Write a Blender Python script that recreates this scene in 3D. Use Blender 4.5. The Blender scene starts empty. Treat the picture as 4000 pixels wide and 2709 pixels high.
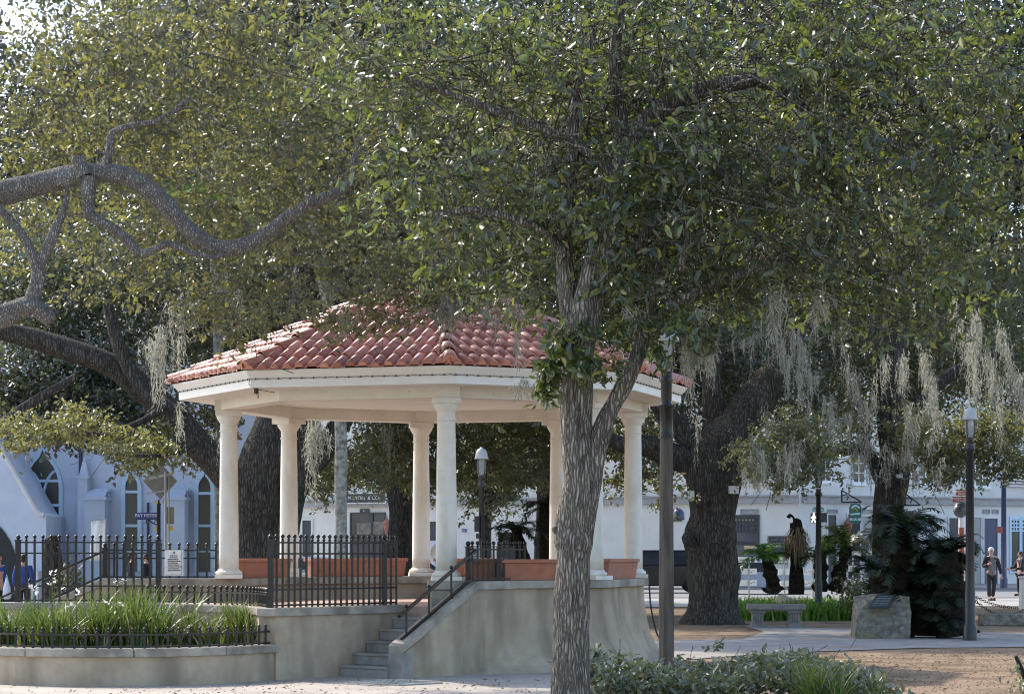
import bpy, math, random
import numpy as np
from mathutils import Vector, Matrix

SC = bpy.context.scene
COL = SC.collection
R = math.radians
random.seed(7)

# ------------------------------------------------------------------ camera, sky, sun, exposure
EYE = 1.65
cam_d = bpy.data.cameras.new('camera')
cam_d.sensor_width = 36.0
cam_d.lens = 81.0
cam_d.shift_y = (2155 - 1354.5) / 4000.0
cam_d.clip_start = 0.5
cam_d.clip_end = 3000.0
cam = bpy.data.objects.new('camera', cam_d)
COL.objects.link(cam)
cam.location = (0, 0, EYE)
cam.rotation_euler = (R(90), 0, 0)
SC.camera = cam

SUN_AZ, SUN_EL = -46.0, 41.0            # azimuth from +Y (away from the camera), negative = left
sun_dir = Vector((math.sin(R(SUN_AZ)) * math.cos(R(SUN_EL)), math.cos(R(SUN_AZ)) * math.cos(R(SUN_EL)), math.sin(R(SUN_EL))))
world = bpy.data.worlds.new('World')
SC.world = world
world.use_nodes = True
nt = world.node_tree
bg = nt.nodes['Background']
sky = nt.nodes.new('ShaderNodeTexSky')
sky.sky_type = 'NISHITA'
sky.sun_disc = False
sky.sun_elevation = R(SUN_EL)
sky.sun_rotation = R(SUN_AZ)
sky.air_density = 1.0
sky.dust_density = 1.5
sky.ozone_density = 1.0
nt.links.new(sky.outputs[0], bg.inputs[0])
bg.inputs[1].default_value = 0.15
sl = bpy.data.lights.new('sun', 'SUN')
sl.energy = 2.3
sl.angle = R(0.6)
sl.color = (1.0, 0.93, 0.82)
so = bpy.data.objects.new('sun', sl)
COL.objects.link(so)
so.rotation_euler = sun_dir.to_track_quat('Z', 'Y').to_euler()
so.location = (-20, 20, 30)
SC.view_settings.view_transform = 'Standard'
SC.view_settings.look = 'None'
SC.view_settings.exposure = 1.45
SC.view_settings.gamma = 1.0
SC.cycles.use_denoising = True
SC.cycles.denoising_prefilter = 'ACCURATE'
SC.cycles.denoising_input_passes = 'RGB_ALBEDO_NORMAL'
SC.cycles.filter_width = 1.1
SC.cycles.max_bounces = 8
SC.cycles.diffuse_bounces = 4
SC.cycles.glossy_bounces = 3
SC.cycles.transmission_bounces = 6
SC.cycles.transparent_max_bounces = 8

# ------------------------------------------------------------------ measuring: a point of the photo at a distance Y
FPX = 9000.0
def W(px, py, Y):
    return Vector(((px - 2000.0) * Y / FPX, Y, EYE - (py - 2155.0) * Y / FPX))
def WX(px, Y): return (px - 2000.0) * Y / FPX
def WZ(py, Y): return EYE - (py - 2155.0) * Y / FPX

# ------------------------------------------------------------------ objects
BASE = {}
def tag(o, label=None, cat=None, group=None, kind=None):
    if label: o['label'] = label
    if cat: o['category'] = cat
    if group: o['group'] = group
    if kind: o['kind'] = kind
    return o
def thing(name, label, cat, loc=(0, 0, 0), group=None, rz=0.0):
    o = bpy.data.objects.new(name, None)
    o.empty_display_size = 0.2
    COL.objects.link(o)
    o.location = loc
    o.rotation_euler = (0, 0, rz)
    BASE[o.name] = Vector(loc)
    return tag(o, label, cat, group)
def copy_tree(o, parent=None):
    c = o.copy(); COL.objects.link(c); c.parent = parent
    BASE[c.name] = BASE.get(o.name, Vector((0, 0, 0)))
    for ch in [x for x in o.children]:
        copy_tree(ch, c)
    return c

class MB:
    """collects shapes; build() links them as one mesh object"""
    def __init__(s): s.v = []; s.f = []; s.sm = []
    def add(s, vs, fs, smooth=False):
        b = len(s.v)
        s.v += [tuple(p) for p in vs]
        for f in fs:
            s.f.append(tuple(i + b for i in f)); s.sm.append(smooth)
    def box(s, c, size, rz=0.0, taper=1.0):
        x, y, z = [q / 2 for q in size]
        cs, sn = math.cos(rz), math.sin(rz)
        vs = []
        for k, t in ((-1, 1.0), (1, taper)):
            for sx, sy in ((-1, -1), (1, -1), (1, 1), (-1, 1)):
                px, py = sx * x * t, sy * y * t
                vs.append((c[0] + px * cs - py * sn, c[1] + px * sn + py * cs, c[2] + k * z))
        s.add(vs, [(3, 2, 1, 0), (4, 5, 6, 7), (0, 1, 5, 4), (1, 2, 6, 5), (2, 3, 7, 6), (3, 0, 4, 7)])
    def prism(s, pts, z0, z1):
        n = len(pts)
        a = sum(pts[i][0] * pts[(i + 1) % n][1] - pts[(i + 1) % n][0] * pts[i][1] for i in range(n))
        if a < 0: pts = pts[::-1]
        vs = [(p[0], p[1], z0) for p in pts] + [(p[0], p[1], z1) for p in pts]
        fs = [tuple(range(n - 1, -1, -1)), tuple(range(n, 2 * n))]
        fs += [(i, (i + 1) % n, n + (i + 1) % n, n + i) for i in range(n)]
        s.add(vs, fs)
    def plate(s, outline, origin, u, w, t):
        """outline (a,b) in the plane origin + a*u + b*w, given thickness t along u x w"""
        origin, u, w = Vector(origin), Vector(u), Vector(w)
        n = len(outline); nr = u.cross(w).normalized() * t
        fr = [origin + u * a + w * b for a, b in outline]
        vs = fr + [p + nr for p in fr]
        fs = [tuple(range(n - 1, -1, -1)), tuple(range(n, 2 * n))]
        fs += [(i, (i + 1) % n, n + (i + 1) % n, n + i) for i in range(n)]
        s.add(vs, fs)
    def lathe(s, c, prof, n=16, smooth=True, capb=True, capt=True, rot=0.0):
        vs = []
        for r, z in prof:
            for k in range(n):
                a = rot + 2 * math.pi * k / n
                vs.append((c[0] + r * math.cos(a), c[1] + r * math.sin(a), c[2] + z))
        m = len(prof); fs = []
        for j in range(m - 1):
            for k in range(n):
                k2 = (k + 1) % n
                fs.append((j * n + k, j * n + k2, (j + 1) * n + k2, (j + 1) * n + k))
        s.add(vs, fs, smooth)
        if capb: s.add(vs[:n], [tuple(range(n - 1, -1, -1))])
        if capt: s.add(vs[-n:], [tuple(range(n))])
    def ball(s, c, r, n=10, sz=1.0):
        m = max(4, n // 2)
        prof = [(r * math.sin(math.pi * j / m), -r * sz * math.cos(math.pi * j / m)) for j in range(m + 1)]
        prof[0] = (r * 0.02, prof[0][1]); prof[-1] = (r * 0.02, prof[-1][1])
        s.lathe(c, prof, n)
    def tube(s, pts, rad, n=8, smooth=True, lump=0.0, caps=True, rng=None):
        pts = [Vector(p) for p in pts]
        if not isinstance(rad, (list, tuple)): rad = [rad] * len(pts)
        m = len(pts); vs = []
        t0 = (pts[1] - pts[0]).normalized()
        up = Vector((0, 0, 1)) if abs(t0.z) < 0.9 else Vector((1, 0, 0))
        x = t0.cross(up).normalized()
        for i in range(m):
            t = (pts[min(i + 1, m - 1)] - pts[max(i - 1, 0)]).normalized()
            x = (x - t * x.dot(t)).normalized()
            y = t.cross(x)
            for k in range(n):
                a = 2 * math.pi * k / n
                r = rad[i]
                if lump: r *= 1 + lump * ((rng or random).random() - 0.5)
                vs.append(pts[i] + x * (r * math.cos(a)) + y * (r * math.sin(a)))
        fs = []
        for i in range(m - 1):
            for k in range(n):
                k2 = (k + 1) % n
                fs.append((i * n + k, i * n + k2, (i + 1) * n + k2, (i + 1) * n + k))
        s.add(vs, fs, smooth)
        if caps:
            s.add(vs[:n], [tuple(range(n - 1, -1, -1))]); s.add(vs[-n:], [tuple(range(n))])
    def bar(s, a, b, w, h=None):
        """square bar from a to b"""
        h = h or w
        a, b = Vector(a), Vector(b)
        t = (b - a).normalized()
        up = Vector((0, 0, 1)) if abs(t.z) < 0.95 else Vector((0, 1, 0))
        x = t.cross(up).normalized() * (w / 2); y = x.normalized().cross(t) * (h / 2)
        vs = [p + i * x + j * y for p in (a, b) for i, j in ((-1, -1), (1, -1), (1, 1), (-1, 1))]
        s.add(vs, [(3, 2, 1, 0), (4, 5, 6, 7), (0, 1, 5, 4), (1, 2, 6, 5), (2, 3, 7, 6), (3, 0, 4, 7)])
    def sweep(s, sect, frames, closed=False, cap=True):
        """sect list of (r,z); frames list of function r,z -> point"""
        n = len(sect); m = len(frames)
        vs = [fr(r, z) for fr in frames for r, z in sect]
        fs = []
        for i in range(m if closed else m - 1):
            i2 = (i + 1) % m
            for k in range(n):
                k2 = (k + 1) % n
                fs.append((i * n + k, i2 * n + k, i2 * n + k2, i * n + k2))
        if cap and not closed:
            fs.append(tuple(range(n))); fs.append(tuple((m - 1) * n + k for k in range(n - 1, -1, -1)))
        s.add(vs, fs)
    def build(s, name, mat, parent=None, bevel=0.0, recalc=False):
        me = bpy.data.meshes.new(name)
        b = Vector((0, 0, 0))
        if parent is not None: b = BASE.get(parent.name, b)
        me.from_pydata([(p[0] - b.x, p[1] - b.y, p[2] - b.z) for p in s.v], [], s.f)
        me.polygons.foreach_set('use_smooth', s.sm)
        if recalc:
            import bmesh
            bm = bmesh.new(); bm.from_mesh(me); bmesh.ops.recalc_face_normals(bm, faces=bm.faces); bm.to_mesh(me); bm.free()
        me.materials.append(mat)
        o = bpy.data.objects.new(name, me)
        COL.objects.link(o)
        if parent is not None:
            o.parent = parent; BASE[o.name] = b
        if bevel:
            md = o.modifiers.new('bevel', 'BEVEL'); md.width = bevel; md.segments = 2; md.limit_method = 'ANGLE'
        return o

def np_mesh(name, verts, faces, mat, parent=None, smooth=False):
    """fast path: verts (N,3) array, faces (M,k) array"""
    me = bpy.data.meshes.new(name)
    b = Vector((0, 0, 0))
    if parent is not None: b = BASE.get(parent.name, b)
    v = (np.asarray(verts, dtype=np.float32) - np.array(b, dtype=np.float32)).astype(np.float32)
    f = np.asarray(faces, dtype=np.int32)
    k = f.shape[1]
    me.vertices.add(len(v)); me.vertices.foreach_set('co', v.ravel())
    me.loops.add(f.size); me.loops.foreach_set('vertex_index', f.ravel())
    me.polygons.add(len(f))
    me.polygons.foreach_set('loop_start', np.arange(0, f.size, k, dtype=np.int32))
    me.polygons.foreach_set('loop_total', np.full(len(f), k, dtype=np.int32))
    if smooth: me.polygons.foreach_set('use_smooth', np.ones(len(f), dtype=bool))
    me.update(calc_edges=True)
    me.materials.append(mat)
    o = bpy.data.objects.new(name, me)
    COL.objects.link(o)
    if parent is not None:
        o.parent = parent; BASE[o.name] = b
    return o

def lettering(name, s, size, mat, parent, loc, rx=90, rz=0, align='CENTER', sx=1.0):
    cu = bpy.data.curves.new(name, 'FONT')
    cu.body = s; cu.size = size; cu.align_x = align; cu.align_y = 'CENTER'; cu.extrude = 0.004
    tmp = bpy.data.objects.new('lettering_source', cu)
    COL.objects.link(tmp)
    dgr = bpy.context.evaluated_depsgraph_get(); dgr.update()
    me = bpy.data.meshes.new_from_object(tmp.evaluated_get(dgr))
    bpy.data.objects.remove(tmp); bpy.data.curves.remove(cu)
    me.name = name; me.materials.clear(); me.materials.append(mat)
    o = bpy.data.objects.new(name, me)
    COL.objects.link(o)
    b = BASE.get(parent.name, Vector((0, 0, 0)))
    o.parent = parent
    o.location = Vector(loc) - b
    o.rotation_euler = (R(rx), 0, rz)
    o.scale = (sx, 1, 1)
    return o

# ------------------------------------------------------------------ materials
def new_mat(name):
    m = bpy.data.materials.new(name); m.use_nodes = True
    return m, m.node_tree, m.node_tree.nodes['Principled BSDF']
def rgb(c): return (c[0], c[1], c[2], 1.0)
def mat_noise(name, c1, c2, scale=4.0, rough=0.7, c3=None, scale3=1.2, thr=(0.52, 0.68), bump=0.0, bscale=40.0, stretch=(1, 1, 1),
              spec=0.4, metal=0.0, streak=None, amount3=0.8):
    m, t, p = new_mat(name)
    N, L = t.nodes, t.links
    tc = N.new('ShaderNodeTexCoord'); mp = N.new('ShaderNodeMapping'); mp.inputs['Scale'].default_value = stretch
    L.new(tc.outputs['Object'], mp.inputs[0])
    n1 = N.new('ShaderNodeTexNoise'); n1.inputs['Scale'].default_value = scale; n1.inputs['Detail'].default_value = 6; n1.inputs['Roughness'].default_value = 0.65
    L.new(mp.outputs[0], n1.inputs['Vector'])
    r1 = N.new('ShaderNodeValToRGB'); r1.color_ramp.elements[0].position = 0.35; r1.color_ramp.elements[1].position = 0.65
    r1.color_ramp.elements[0].color = rgb(c1); r1.color_ramp.elements[1].color = rgb(c2)
    L.new(n1.outputs['Fac'], r1.inputs[0])
    out = r1.outputs[0]
    if c3 is not None:
        n3 = N.new('ShaderNodeTexNoise'); n3.inputs['Scale'].default_value = scale3; n3.inputs['Detail'].default_value = 5
        mp3 = N.new('ShaderNodeMapping'); mp3.inputs['Scale'].default_value = streak or stretch; mp3.inputs['Location'].default_value = (3.1, 7.7, 1.3)
        L.new(tc.outputs['Object'], mp3.inputs[0]); L.new(mp3.outputs[0], n3.inputs['Vector'])
        r3 = N.new('ShaderNodeValToRGB'); r3.color_ramp.elements[0].position = thr[0]; r3.color_ramp.elements[1].position = thr[1]
        r3.color_ramp.elements[1].color = (amount3, amount3, amount3, 1)
        L.new(n3.outputs['Fac'], r3.inputs[0])
        mx = N.new('ShaderNodeMix'); mx.data_type = 'RGBA'
        L.new(r3.outputs[0], mx.inputs[0]); L.new(out, mx.inputs[6]); mx.inputs[7].default_value = rgb(c3)
        out = mx.outputs[2]
    L.new(out, p.inputs['Base Color'])
    p.inputs['Roughness'].default_value = rough
    p.inputs['Metallic'].default_value = metal
    p.inputs['Specular IOR Level'].default_value = spec
    if bump:
        nb = N.new('ShaderNodeTexNoise'); nb.inputs['Scale'].default_value = bscale; nb.inputs['Detail'].default_value = 5
        L.new(mp.outputs[0], nb.inputs['Vector'])
        bp = N.new('ShaderNodeBump'); bp.inputs['Strength'].default_value = bump; bp.inputs['Distance'].default_value = 0.02
        L.new(nb.outputs['Fac'], bp.inputs['Height']); L.new(bp.outputs[0], p.inputs['Normal'])
    return m
def mat_plain(name, c, rough=0.5, spec=0.5, metal=0.0, var=0.12):
    return mat_noise(name, tuple(q * (1 - var) for q in c), tuple(min(1, q * (1 + var)) for q in c), 6.0, rough, spec=spec, metal=metal)
def mat_leaf(name, cols, rough=0.35, trans=0.4, tcol=(0.25, 0.33, 0.03), spec=0.5):
    """cols: list of (position, colour) picked per leaf"""
    m, t, p = new_mat(name)
    N, L = t.nodes, t.links
    g = N.new('ShaderNodeNewGeometry')
    r = N.new('ShaderNodeValToRGB'); r.color_ramp.interpolation = 'LINEAR'
    e = r.color_ramp.elements
    e[0].position = cols[0][0]; e[0].color = rgb(cols[0][1]); e[1].position = cols[-1][0]; e[1].color = rgb(cols[-1][1])
    for pos, c in cols[1:-1]:
        q = e.new(pos); q.color = rgb(c)
    L.new(g.outputs['Random Per Island'], r.inputs[0])
    L.new(r.outputs[0], p.inputs['Base Color'])
    p.inputs['Roughness'].default_value = rough
    p.inputs['Specular IOR Level'].default_value = spec
    p.inputs['Coat Weight'].default_value = 0.45 if spec > 0.8 else 0.0
    p.inputs['Coat Roughness'].default_value = 0.38
    tr = N.new('ShaderNodeBsdfTranslucent')
    mx = N.new('ShaderNodeMix'); mx.data_type = 'RGBA'; mx.inputs[0].default_value = 0.6
    L.new(r.outputs[0], mx.inputs[6]); mx.inputs[7].default_value = rgb(tcol)
    L.new(mx.outputs[2], tr.inputs[0])
    ms = N.new('ShaderNodeMixShader'); ms.inputs[0].default_value = trans
    L.new(p.outputs[0], ms.inputs[1]); L.new(tr.outputs[0], ms.inputs[2])
    L.new(ms.outputs[0], N['Material Output'].inputs[0])
    return m
def mat_tile(name):
    m, t, p = new_mat(name)
    N, L = t.nodes, t.links
    g = N.new('ShaderNodeNewGeometry')
    r = N.new('ShaderNodeValToRGB'); e = r.color_ramp.elements
    e[0].color = (0.34, 0.10, 0.058, 1); e[1].color = (0.66, 0.27, 0.165, 1)
    q = e.new(0.5); q.color = (0.48, 0.165, 0.10, 1)
    L.new(g.outputs['Random Per Island'], r.inputs[0])
    tc = N.new('ShaderNodeTexCoord'); n = N.new('ShaderNodeTexNoise'); n.inputs['Scale'].default_value = 9; n.inputs['Detail'].default_value = 6
    L.new(tc.outputs['Object'], n.inputs['Vector'])
    r2 = N.new('ShaderNodeValToRGB'); r2.color_ramp.elements[0].position = 0.55; r2.color_ramp.elements[1].position = 0.75
    L.new(n.outputs['Fac'], r2.inputs[0])
    mx = N.new('ShaderNodeMix'); mx.data_type = 'RGBA'
    ml = N.new('ShaderNodeMath'); ml.operation = 'MULTIPLY'; ml.inputs[1].default_value = 0.55
    L.new(r2.outputs[0], ml.inputs[0]); L.new(ml.outputs[0], mx.inputs[0])
    L.new(r.outputs[0], mx.inputs[6]); mx.inputs[7].default_value = (0.20, 0.12, 0.10, 1)
    L.new(mx.outputs[2], p.inputs['Base Color'])
    p.inputs['Roughness'].default_value = 0.42
    p.inputs['Specular IOR Level'].default_value = 0.7
    p.inputs['Coat Weight'].default_value = 0.35
    p.inputs['Coat Roughness'].default_value = 0.3
    return m
def mat_bark(name, c1, c2, c3, scale=40.0, zs=0.14, bump=1.0, crack=0.22, dark=0.22):
    """plated bark: dark cracks between long ridges, lichen patches"""
    m = mat_noise(name, c1, c2, scale * 0.5, 0.92, c3=c3, scale3=3.0, thr=(0.54, 0.68), spec=0.15, stretch=(1, 1, zs * 1.6), streak=(1, 1, 0.7), amount3=0.5)
    t = m.node_tree; N, L = t.nodes, t.links
    p = N['Principled BSDF']
    src = p.inputs['Base Color'].links[0].from_socket
    tc = [q for q in N if q.type == 'TEX_COORD'][0]
    wn = N.new('ShaderNodeTexNoise'); wn.inputs['Scale'].default_value = 6.0
    L.new(tc.outputs['Object'], wn.inputs['Vector'])
    wa = N.new('ShaderNodeVectorMath'); wa.operation = 'MULTIPLY_ADD'; wa.inputs[1].default_value = (0.06, 0.06, 0.06)
    L.new(wn.outputs['Color'], wa.inputs[0]); L.new(tc.outputs['Object'], wa.inputs[2])
    mp = N.new('ShaderNodeMapping'); mp.inputs['Scale'].default_value = (1, 1, zs); L.new(wa.outputs[0], mp.inputs[0])
    vo = N.new('ShaderNodeTexVoronoi'); vo.feature = 'DISTANCE_TO_EDGE'; vo.inputs['Scale'].default_value = scale; L.new(mp.outputs[0], vo.inputs['Vector'])
    r = N.new('ShaderNodeValToRGB'); r.color_ramp.elements[0].position = 0.0; r.color_ramp.elements[1].position = crack
    r.color_ramp.elements[0].color = (dark, dark * .97, dark * .93, 1); L.new(vo.outputs['Distance'], r.inputs[0])
    mx = N.new('ShaderNodeMix'); mx.data_type = 'RGBA'; mx.blend_type = 'MULTIPLY'; mx.inputs[0].default_value = 1.0
    L.new(src, mx.inputs[6]); L.new(r.outputs[0], mx.inputs[7]); L.new(mx.outputs[2], p.inputs['Base Color'])
    bp = N.new('ShaderNodeBump'); bp.inputs['Strength'].default_value = bump; bp.inputs['Distance'].default_value = 0.03
    L.new(r.outputs[0], bp.inputs['Height']); L.new(bp.outputs[0], p.inputs['Normal'])
    return m
def mat_glass_dark(name, c=(0.02, 0.022, 0.025), rough=0.08):
    return mat_noise(name, c, tuple(q * 2.2 for q in c), 0.8, rough, spec=0.5)

M = {}
M['wall_tan'] = mat_noise('tan_render', (0.36, 0.285, 0.20), (0.46, 0.38, 0.285), 3.0, 0.9, c3=(0.20, 0.165, 0.125), scale3=1.6, thr=(0.46, 0.66), bump=0.15, bscale=60, streak=(1.4, 1.4, 0.3), spec=0.2, amount3=0.75)
M['cap'] = mat_noise('weathered_coping', (0.28, 0.25, 0.205), (0.40, 0.365, 0.305), 5.0, 0.9, c3=(0.17, 0.155, 0.13), scale3=2.5, thr=(0.48, 0.66), bump=0.2, bscale=50, spec=0.2, amount3=0.8)
M['step'] = mat_noise('grey_step_concrete', (0.25, 0.235, 0.215), (0.34, 0.325, 0.30), 5.0, 0.9, c3=(0.19, 0.18, 0.165), scale3=3, bump=0.15, spec=0.2)
M['cream'] = mat_noise('cream_paint', (0.69, 0.655, 0.58), (0.75, 0.715, 0.64), 7.0, 0.7, c3=(0.44, 0.37, 0.27), scale3=2.2, thr=(0.54, 0.74), streak=(1.6, 1.6, 0.5), bump=0.08, bscale=120, spec=0.3, amount3=0.5)
M['beam'] = mat_noise('cream_beam_paint', (0.65, 0.61, 0.53), (0.72, 0.68, 0.60), 4.0, 0.7, c3=(0.22, 0.17, 0.12), scale3=16.0, thr=(0.70, 0.76), spec=0.3, amount3=0.7)
M['fascia'] = mat_noise('white_fascia_paint', (0.76, 0.73, 0.66), (0.82, 0.79, 0.73), 3.0, 0.55, spec=0.4)
M['tile'] = mat_tile('clay_tile')
M['deck'] = mat_plain('dark_roof_felt', (0.12, 0.05, 0.04), 0.9)
M['brick'] = mat_noise('red_brick_paving', (0.34, 0.21, 0.17), (0.48, 0.35, 0.29), 9.0, 0.85, c3=(0.5, 0.42, 0.36), scale3=3)
M['iron'] = mat_noise('black_iron_paint', (0.012, 0.011, 0.011), (0.03, 0.026, 0.025), 20.0, 0.32, spec=0.35)
M['terracotta'] = mat_noise('terracotta', (0.31, 0.115, 0.068), (0.40, 0.155, 0.09), 5.0, 0.65, c3=(0.30, 0.13, 0.09), scale3=4)
M['plaza'] = mat_noise('plaza_concrete', (0.36, 0.315, 0.275), (0.44, 0.395, 0.345), 1.5, 0.9, c3=(0.26, 0.225, 0.195), scale3=0.9, thr=(0.5, 0.75), bump=0.15, bscale=30, spec=0.2, amount3=0.7)
M['path'] = mat_noise('grey_path', (0.24, 0.225, 0.21), (0.32, 0.30, 0.28), 2.0, 0.9, c3=(0.24, 0.19, 0.15), scale3=1.2, bump=0.2, bscale=25, spec=0.2)
M['straw'] = mat_noise('pine_straw', (0.15, 0.10, 0.062), (0.39, 0.285, 0.195), 30.0, 0.95, c3=(0.10, 0.07, 0.048), scale3=1.3, thr=(0.45, 0.68), bump=0.9, bscale=45, spec=0.1, amount3=0.75)
M['road'] = mat_noise('asphalt', (0.16, 0.16, 0.16), (0.22, 0.215, 0.21), 3.0, 0.9, bump=0.1, bscale=60)
M['side'] = mat_noise('pavement', (0.28, 0.265, 0.245), (0.36, 0.345, 0.32), 2.0, 0.9)
M['soil'] = mat_noise('bed_soil', (0.10, 0.07, 0.045), (0.22, 0.16, 0.11), 12.0, 0.95, bump=0.6, bscale=40)
M['bark_near'] = mat_bark('grey_ridged_bark', (0.19, 0.165, 0.138), (0.40, 0.36, 0.31), (0.36, 0.36, 0.27), 36.0, 0.12, 1.0, 0.28, 0.28)
M['bark_limb'] = mat_bark('lichen_limb_bark', (0.24, 0.21, 0.185), (0.42, 0.385, 0.34), (0.54, 0.54, 0.50), 45.0, 0.40, 1.0, 0.30, 0.36)
M['bark_dark'] = mat_bark('dark_oak_bark', (0.055, 0.049, 0.043), (0.115, 0.102, 0.088), (0.12, 0.12, 0.10), 20.0, 0.16, 0.9, 0.25, 0.35)
M['bark_palm'] = mat_noise('lichen_palm_bark', (0.12, 0.12, 0.105), (0.34, 0.34, 0.30), 9.0, 0.9, c3=(0.07, 0.065, 0.06), scale3=8, bump=0.5, bscale=30)
M['sago_bark'] = mat_noise('shaggy_sago_bark', (0.010, 0.008, 0.007), (0.036, 0.027, 0.020), 12.0, 0.95, bump=1.0, bscale=25, spec=0.1)  # darkened all over; the shade on these trunks is put into the colour
M['leaf_near'] = mat_leaf('broad_dark_leaf', [(0.0, (0.010, 0.024, 0.016)), (0.5, (0.018, 0.038, 0.022)), (0.84, (0.04, 0.066, 0.028)), (0.955, (0.16, 0.18, 0.03)), (1.0, (0.32, 0.26, 0.05))], 0.44, 0.30, (0.42, 0.52, 0.07), 1.0)
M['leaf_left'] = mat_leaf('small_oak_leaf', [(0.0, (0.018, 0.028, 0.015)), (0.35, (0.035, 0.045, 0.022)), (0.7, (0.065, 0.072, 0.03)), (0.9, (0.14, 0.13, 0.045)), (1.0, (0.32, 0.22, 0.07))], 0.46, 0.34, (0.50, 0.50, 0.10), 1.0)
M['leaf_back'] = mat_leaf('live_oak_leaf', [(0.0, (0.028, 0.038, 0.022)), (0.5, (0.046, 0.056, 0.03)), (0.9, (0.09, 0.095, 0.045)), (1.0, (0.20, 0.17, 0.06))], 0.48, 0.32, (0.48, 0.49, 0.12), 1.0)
M['leaf_shade'] = mat_leaf('shaded_oak_leaf', [(0.0, (0.016, 0.024, 0.018)), (0.6, (0.027, 0.037, 0.023)), (1.0, (0.06, 0.07, 0.035))], 0.46, 0.22, (0.30, 0.35, 0.09), 1.0)  # darker copy of the oak leaf, shade put into its colour
M['leaf_shrub'] = mat_leaf('glossy_shrub_leaf', [(0.0, (0.04, 0.058, 0.032)), (0.6, (0.08, 0.10, 0.055)), (0.9, (0.17, 0.185, 0.115)), (1.0, (0.36, 0.35, 0.24))], 0.44, 0.24, (0.45, 0.48, 0.14), 1.0)
M['blade'] = mat_leaf('strap_leaf', [(0.0, (0.022, 0.055, 0.014)), (0.55, (0.05, 0.10, 0.022)), (0.8, (0.12, 0.16, 0.04)), (0.9, (0.30, 0.25, 0.12)), (1.0, (0.45, 0.38, 0.22))], 0.4, 0.3, (0.28, 0.40, 0.05), 0.6)
M['lily'] = mat_leaf('bright_lily_leaf', [(0.0, (0.05, 0.12, 0.02)), (0.7, (0.10, 0.22, 0.03)), (1.0, (0.25, 0.33, 0.07))], 0.4, 0.35, (0.35, 0.60, 0.06), 0.6)
M['frond'] = mat_leaf('shaded_sago_frond', [(0.0, (0.007, 0.013, 0.008)), (0.8, (0.013, 0.024, 0.012)), (1.0, (0.03, 0.04, 0.018))], 0.55, 0.08, (0.16, 0.22, 0.03), 0.25)  # near-black copy of the frond; deep shade put into its colour
M['frond_mid'] = mat_leaf('lit_sago_frond', [(0.0, (0.015, 0.03, 0.012)), (0.8, (0.03, 0.05, 0.02)), (1.0, (0.08, 0.09, 0.04))], 0.4, 0.2, (0.25, 0.36, 0.05), 0.6)  # lighter copy of the sago frond, sunlight put into its colour
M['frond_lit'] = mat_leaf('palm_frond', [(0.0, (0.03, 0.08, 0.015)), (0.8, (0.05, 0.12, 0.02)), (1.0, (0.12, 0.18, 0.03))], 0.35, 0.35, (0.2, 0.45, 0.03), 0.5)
M['dead'] = mat_leaf('dead_frond', [(0.0, (0.14, 0.09, 0.05)), (1.0, (0.33, 0.23, 0.15))], 0.8, 0.2, (0.3, 0.2, 0.1), 0.2)
M['moss'] = mat_leaf('hanging_moss', [(0.0, (0.16, 0.158, 0.13)), (1.0, (0.46, 0.45, 0.375))], 0.9, 0.5, (0.50, 0.49, 0.40), 0.1)
M['petal'] = mat_leaf('white_petal', [(0.0, (0.75, 0.74, 0.72)), (1.0, (0.85, 0.84, 0.82))], 0.6, 0.3, (0.8, 0.8, 0.78), 0.2)
M['post'] = mat_noise('weathered_post_timber', (0.05, 0.042, 0.033), (0.12, 0.10, 0.08), 14.0, 0.75, c3=(0.28, 0.26, 0.23), scale3=5, stretch=(1, 1, 0.1), streak=(1, 1, 0.12), bump=0.3, bscale=40, thr=(0.6, 0.72))
M['lamp_iron'] = mat_plain('black_lamp_iron', (0.014, 0.014, 0.015), 0.4)
M['lamp_cap'] = mat_plain('pale_lamp_cap', (0.38, 0.38, 0.37), 0.5)
M['lamp_glass'] = mat_noise('clear_lamp_glass', (0.30, 0.31, 0.31), (0.45, 0.46, 0.45), 3, 0.12)
M['lamp_glass'].node_tree.nodes['Principled BSDF'].inputs['Transmission Weight'].default_value = 0.0
M['lamp_glass'].node_tree.nodes['Principled BSDF'].inputs['Alpha'].default_value = 0.55
M['blue_iron'] = mat_plain('blue_grey_paint', (0.045, 0.055, 0.12), 0.4)
M['church'] = mat_noise('pale_blue_render', (0.56, 0.62, 0.74), (0.63, 0.68, 0.78), 1.2, 0.85, c3=(0.50, 0.54, 0.64), scale3=0.7, bump=0.06, bscale=12, spec=0.2)
M['church_trim'] = mat_plain('pale_trim', (0.66, 0.65, 0.66), 0.7, var=0.05)
M['frame_blue'] = mat_plain('pale_blue_frame', (0.50, 0.66, 0.80), 0.5, var=0.05)
M['pane'] = mat_glass_dark('leaded_pane', (0.03, 0.026, 0.022), 0.25)
M['shop'] = mat_noise('white_render', (0.66, 0.645, 0.625), (0.73, 0.71, 0.685), 0.8, 0.85, c3=(0.52, 0.50, 0.46), scale3=0.4, spec=0.2, amount3=0.5)
M['shop_w'] = mat_noise('warm_white_render', (0.66, 0.625, 0.575), (0.74, 0.70, 0.645), 0.8, 0.85, c3=(0.52, 0.49, 0.45), scale3=0.4, spec=0.2, amount3=0.5)
M['cornice'] = mat_plain('grey_cornice', (0.36, 0.345, 0.34), 0.8)
M['dark_paint'] = mat_plain('dark_shopfront_paint', (0.035, 0.038, 0.048), 0.4)
M['glass'] = mat_glass_dark('shop_glass', (0.03, 0.034, 0.04), 0.06)
M['warm'] = mat_noise('painted_window_light', (0.45, 0.28, 0.10), (0.75, 0.6, 0.35), 3.0, 0.5)  # warm colour stands in for lamplight indoors; emits nothing
M['white'] = mat_plain('white_board', (0.80, 0.80, 0.80), 0.6, var=0.04)
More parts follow.
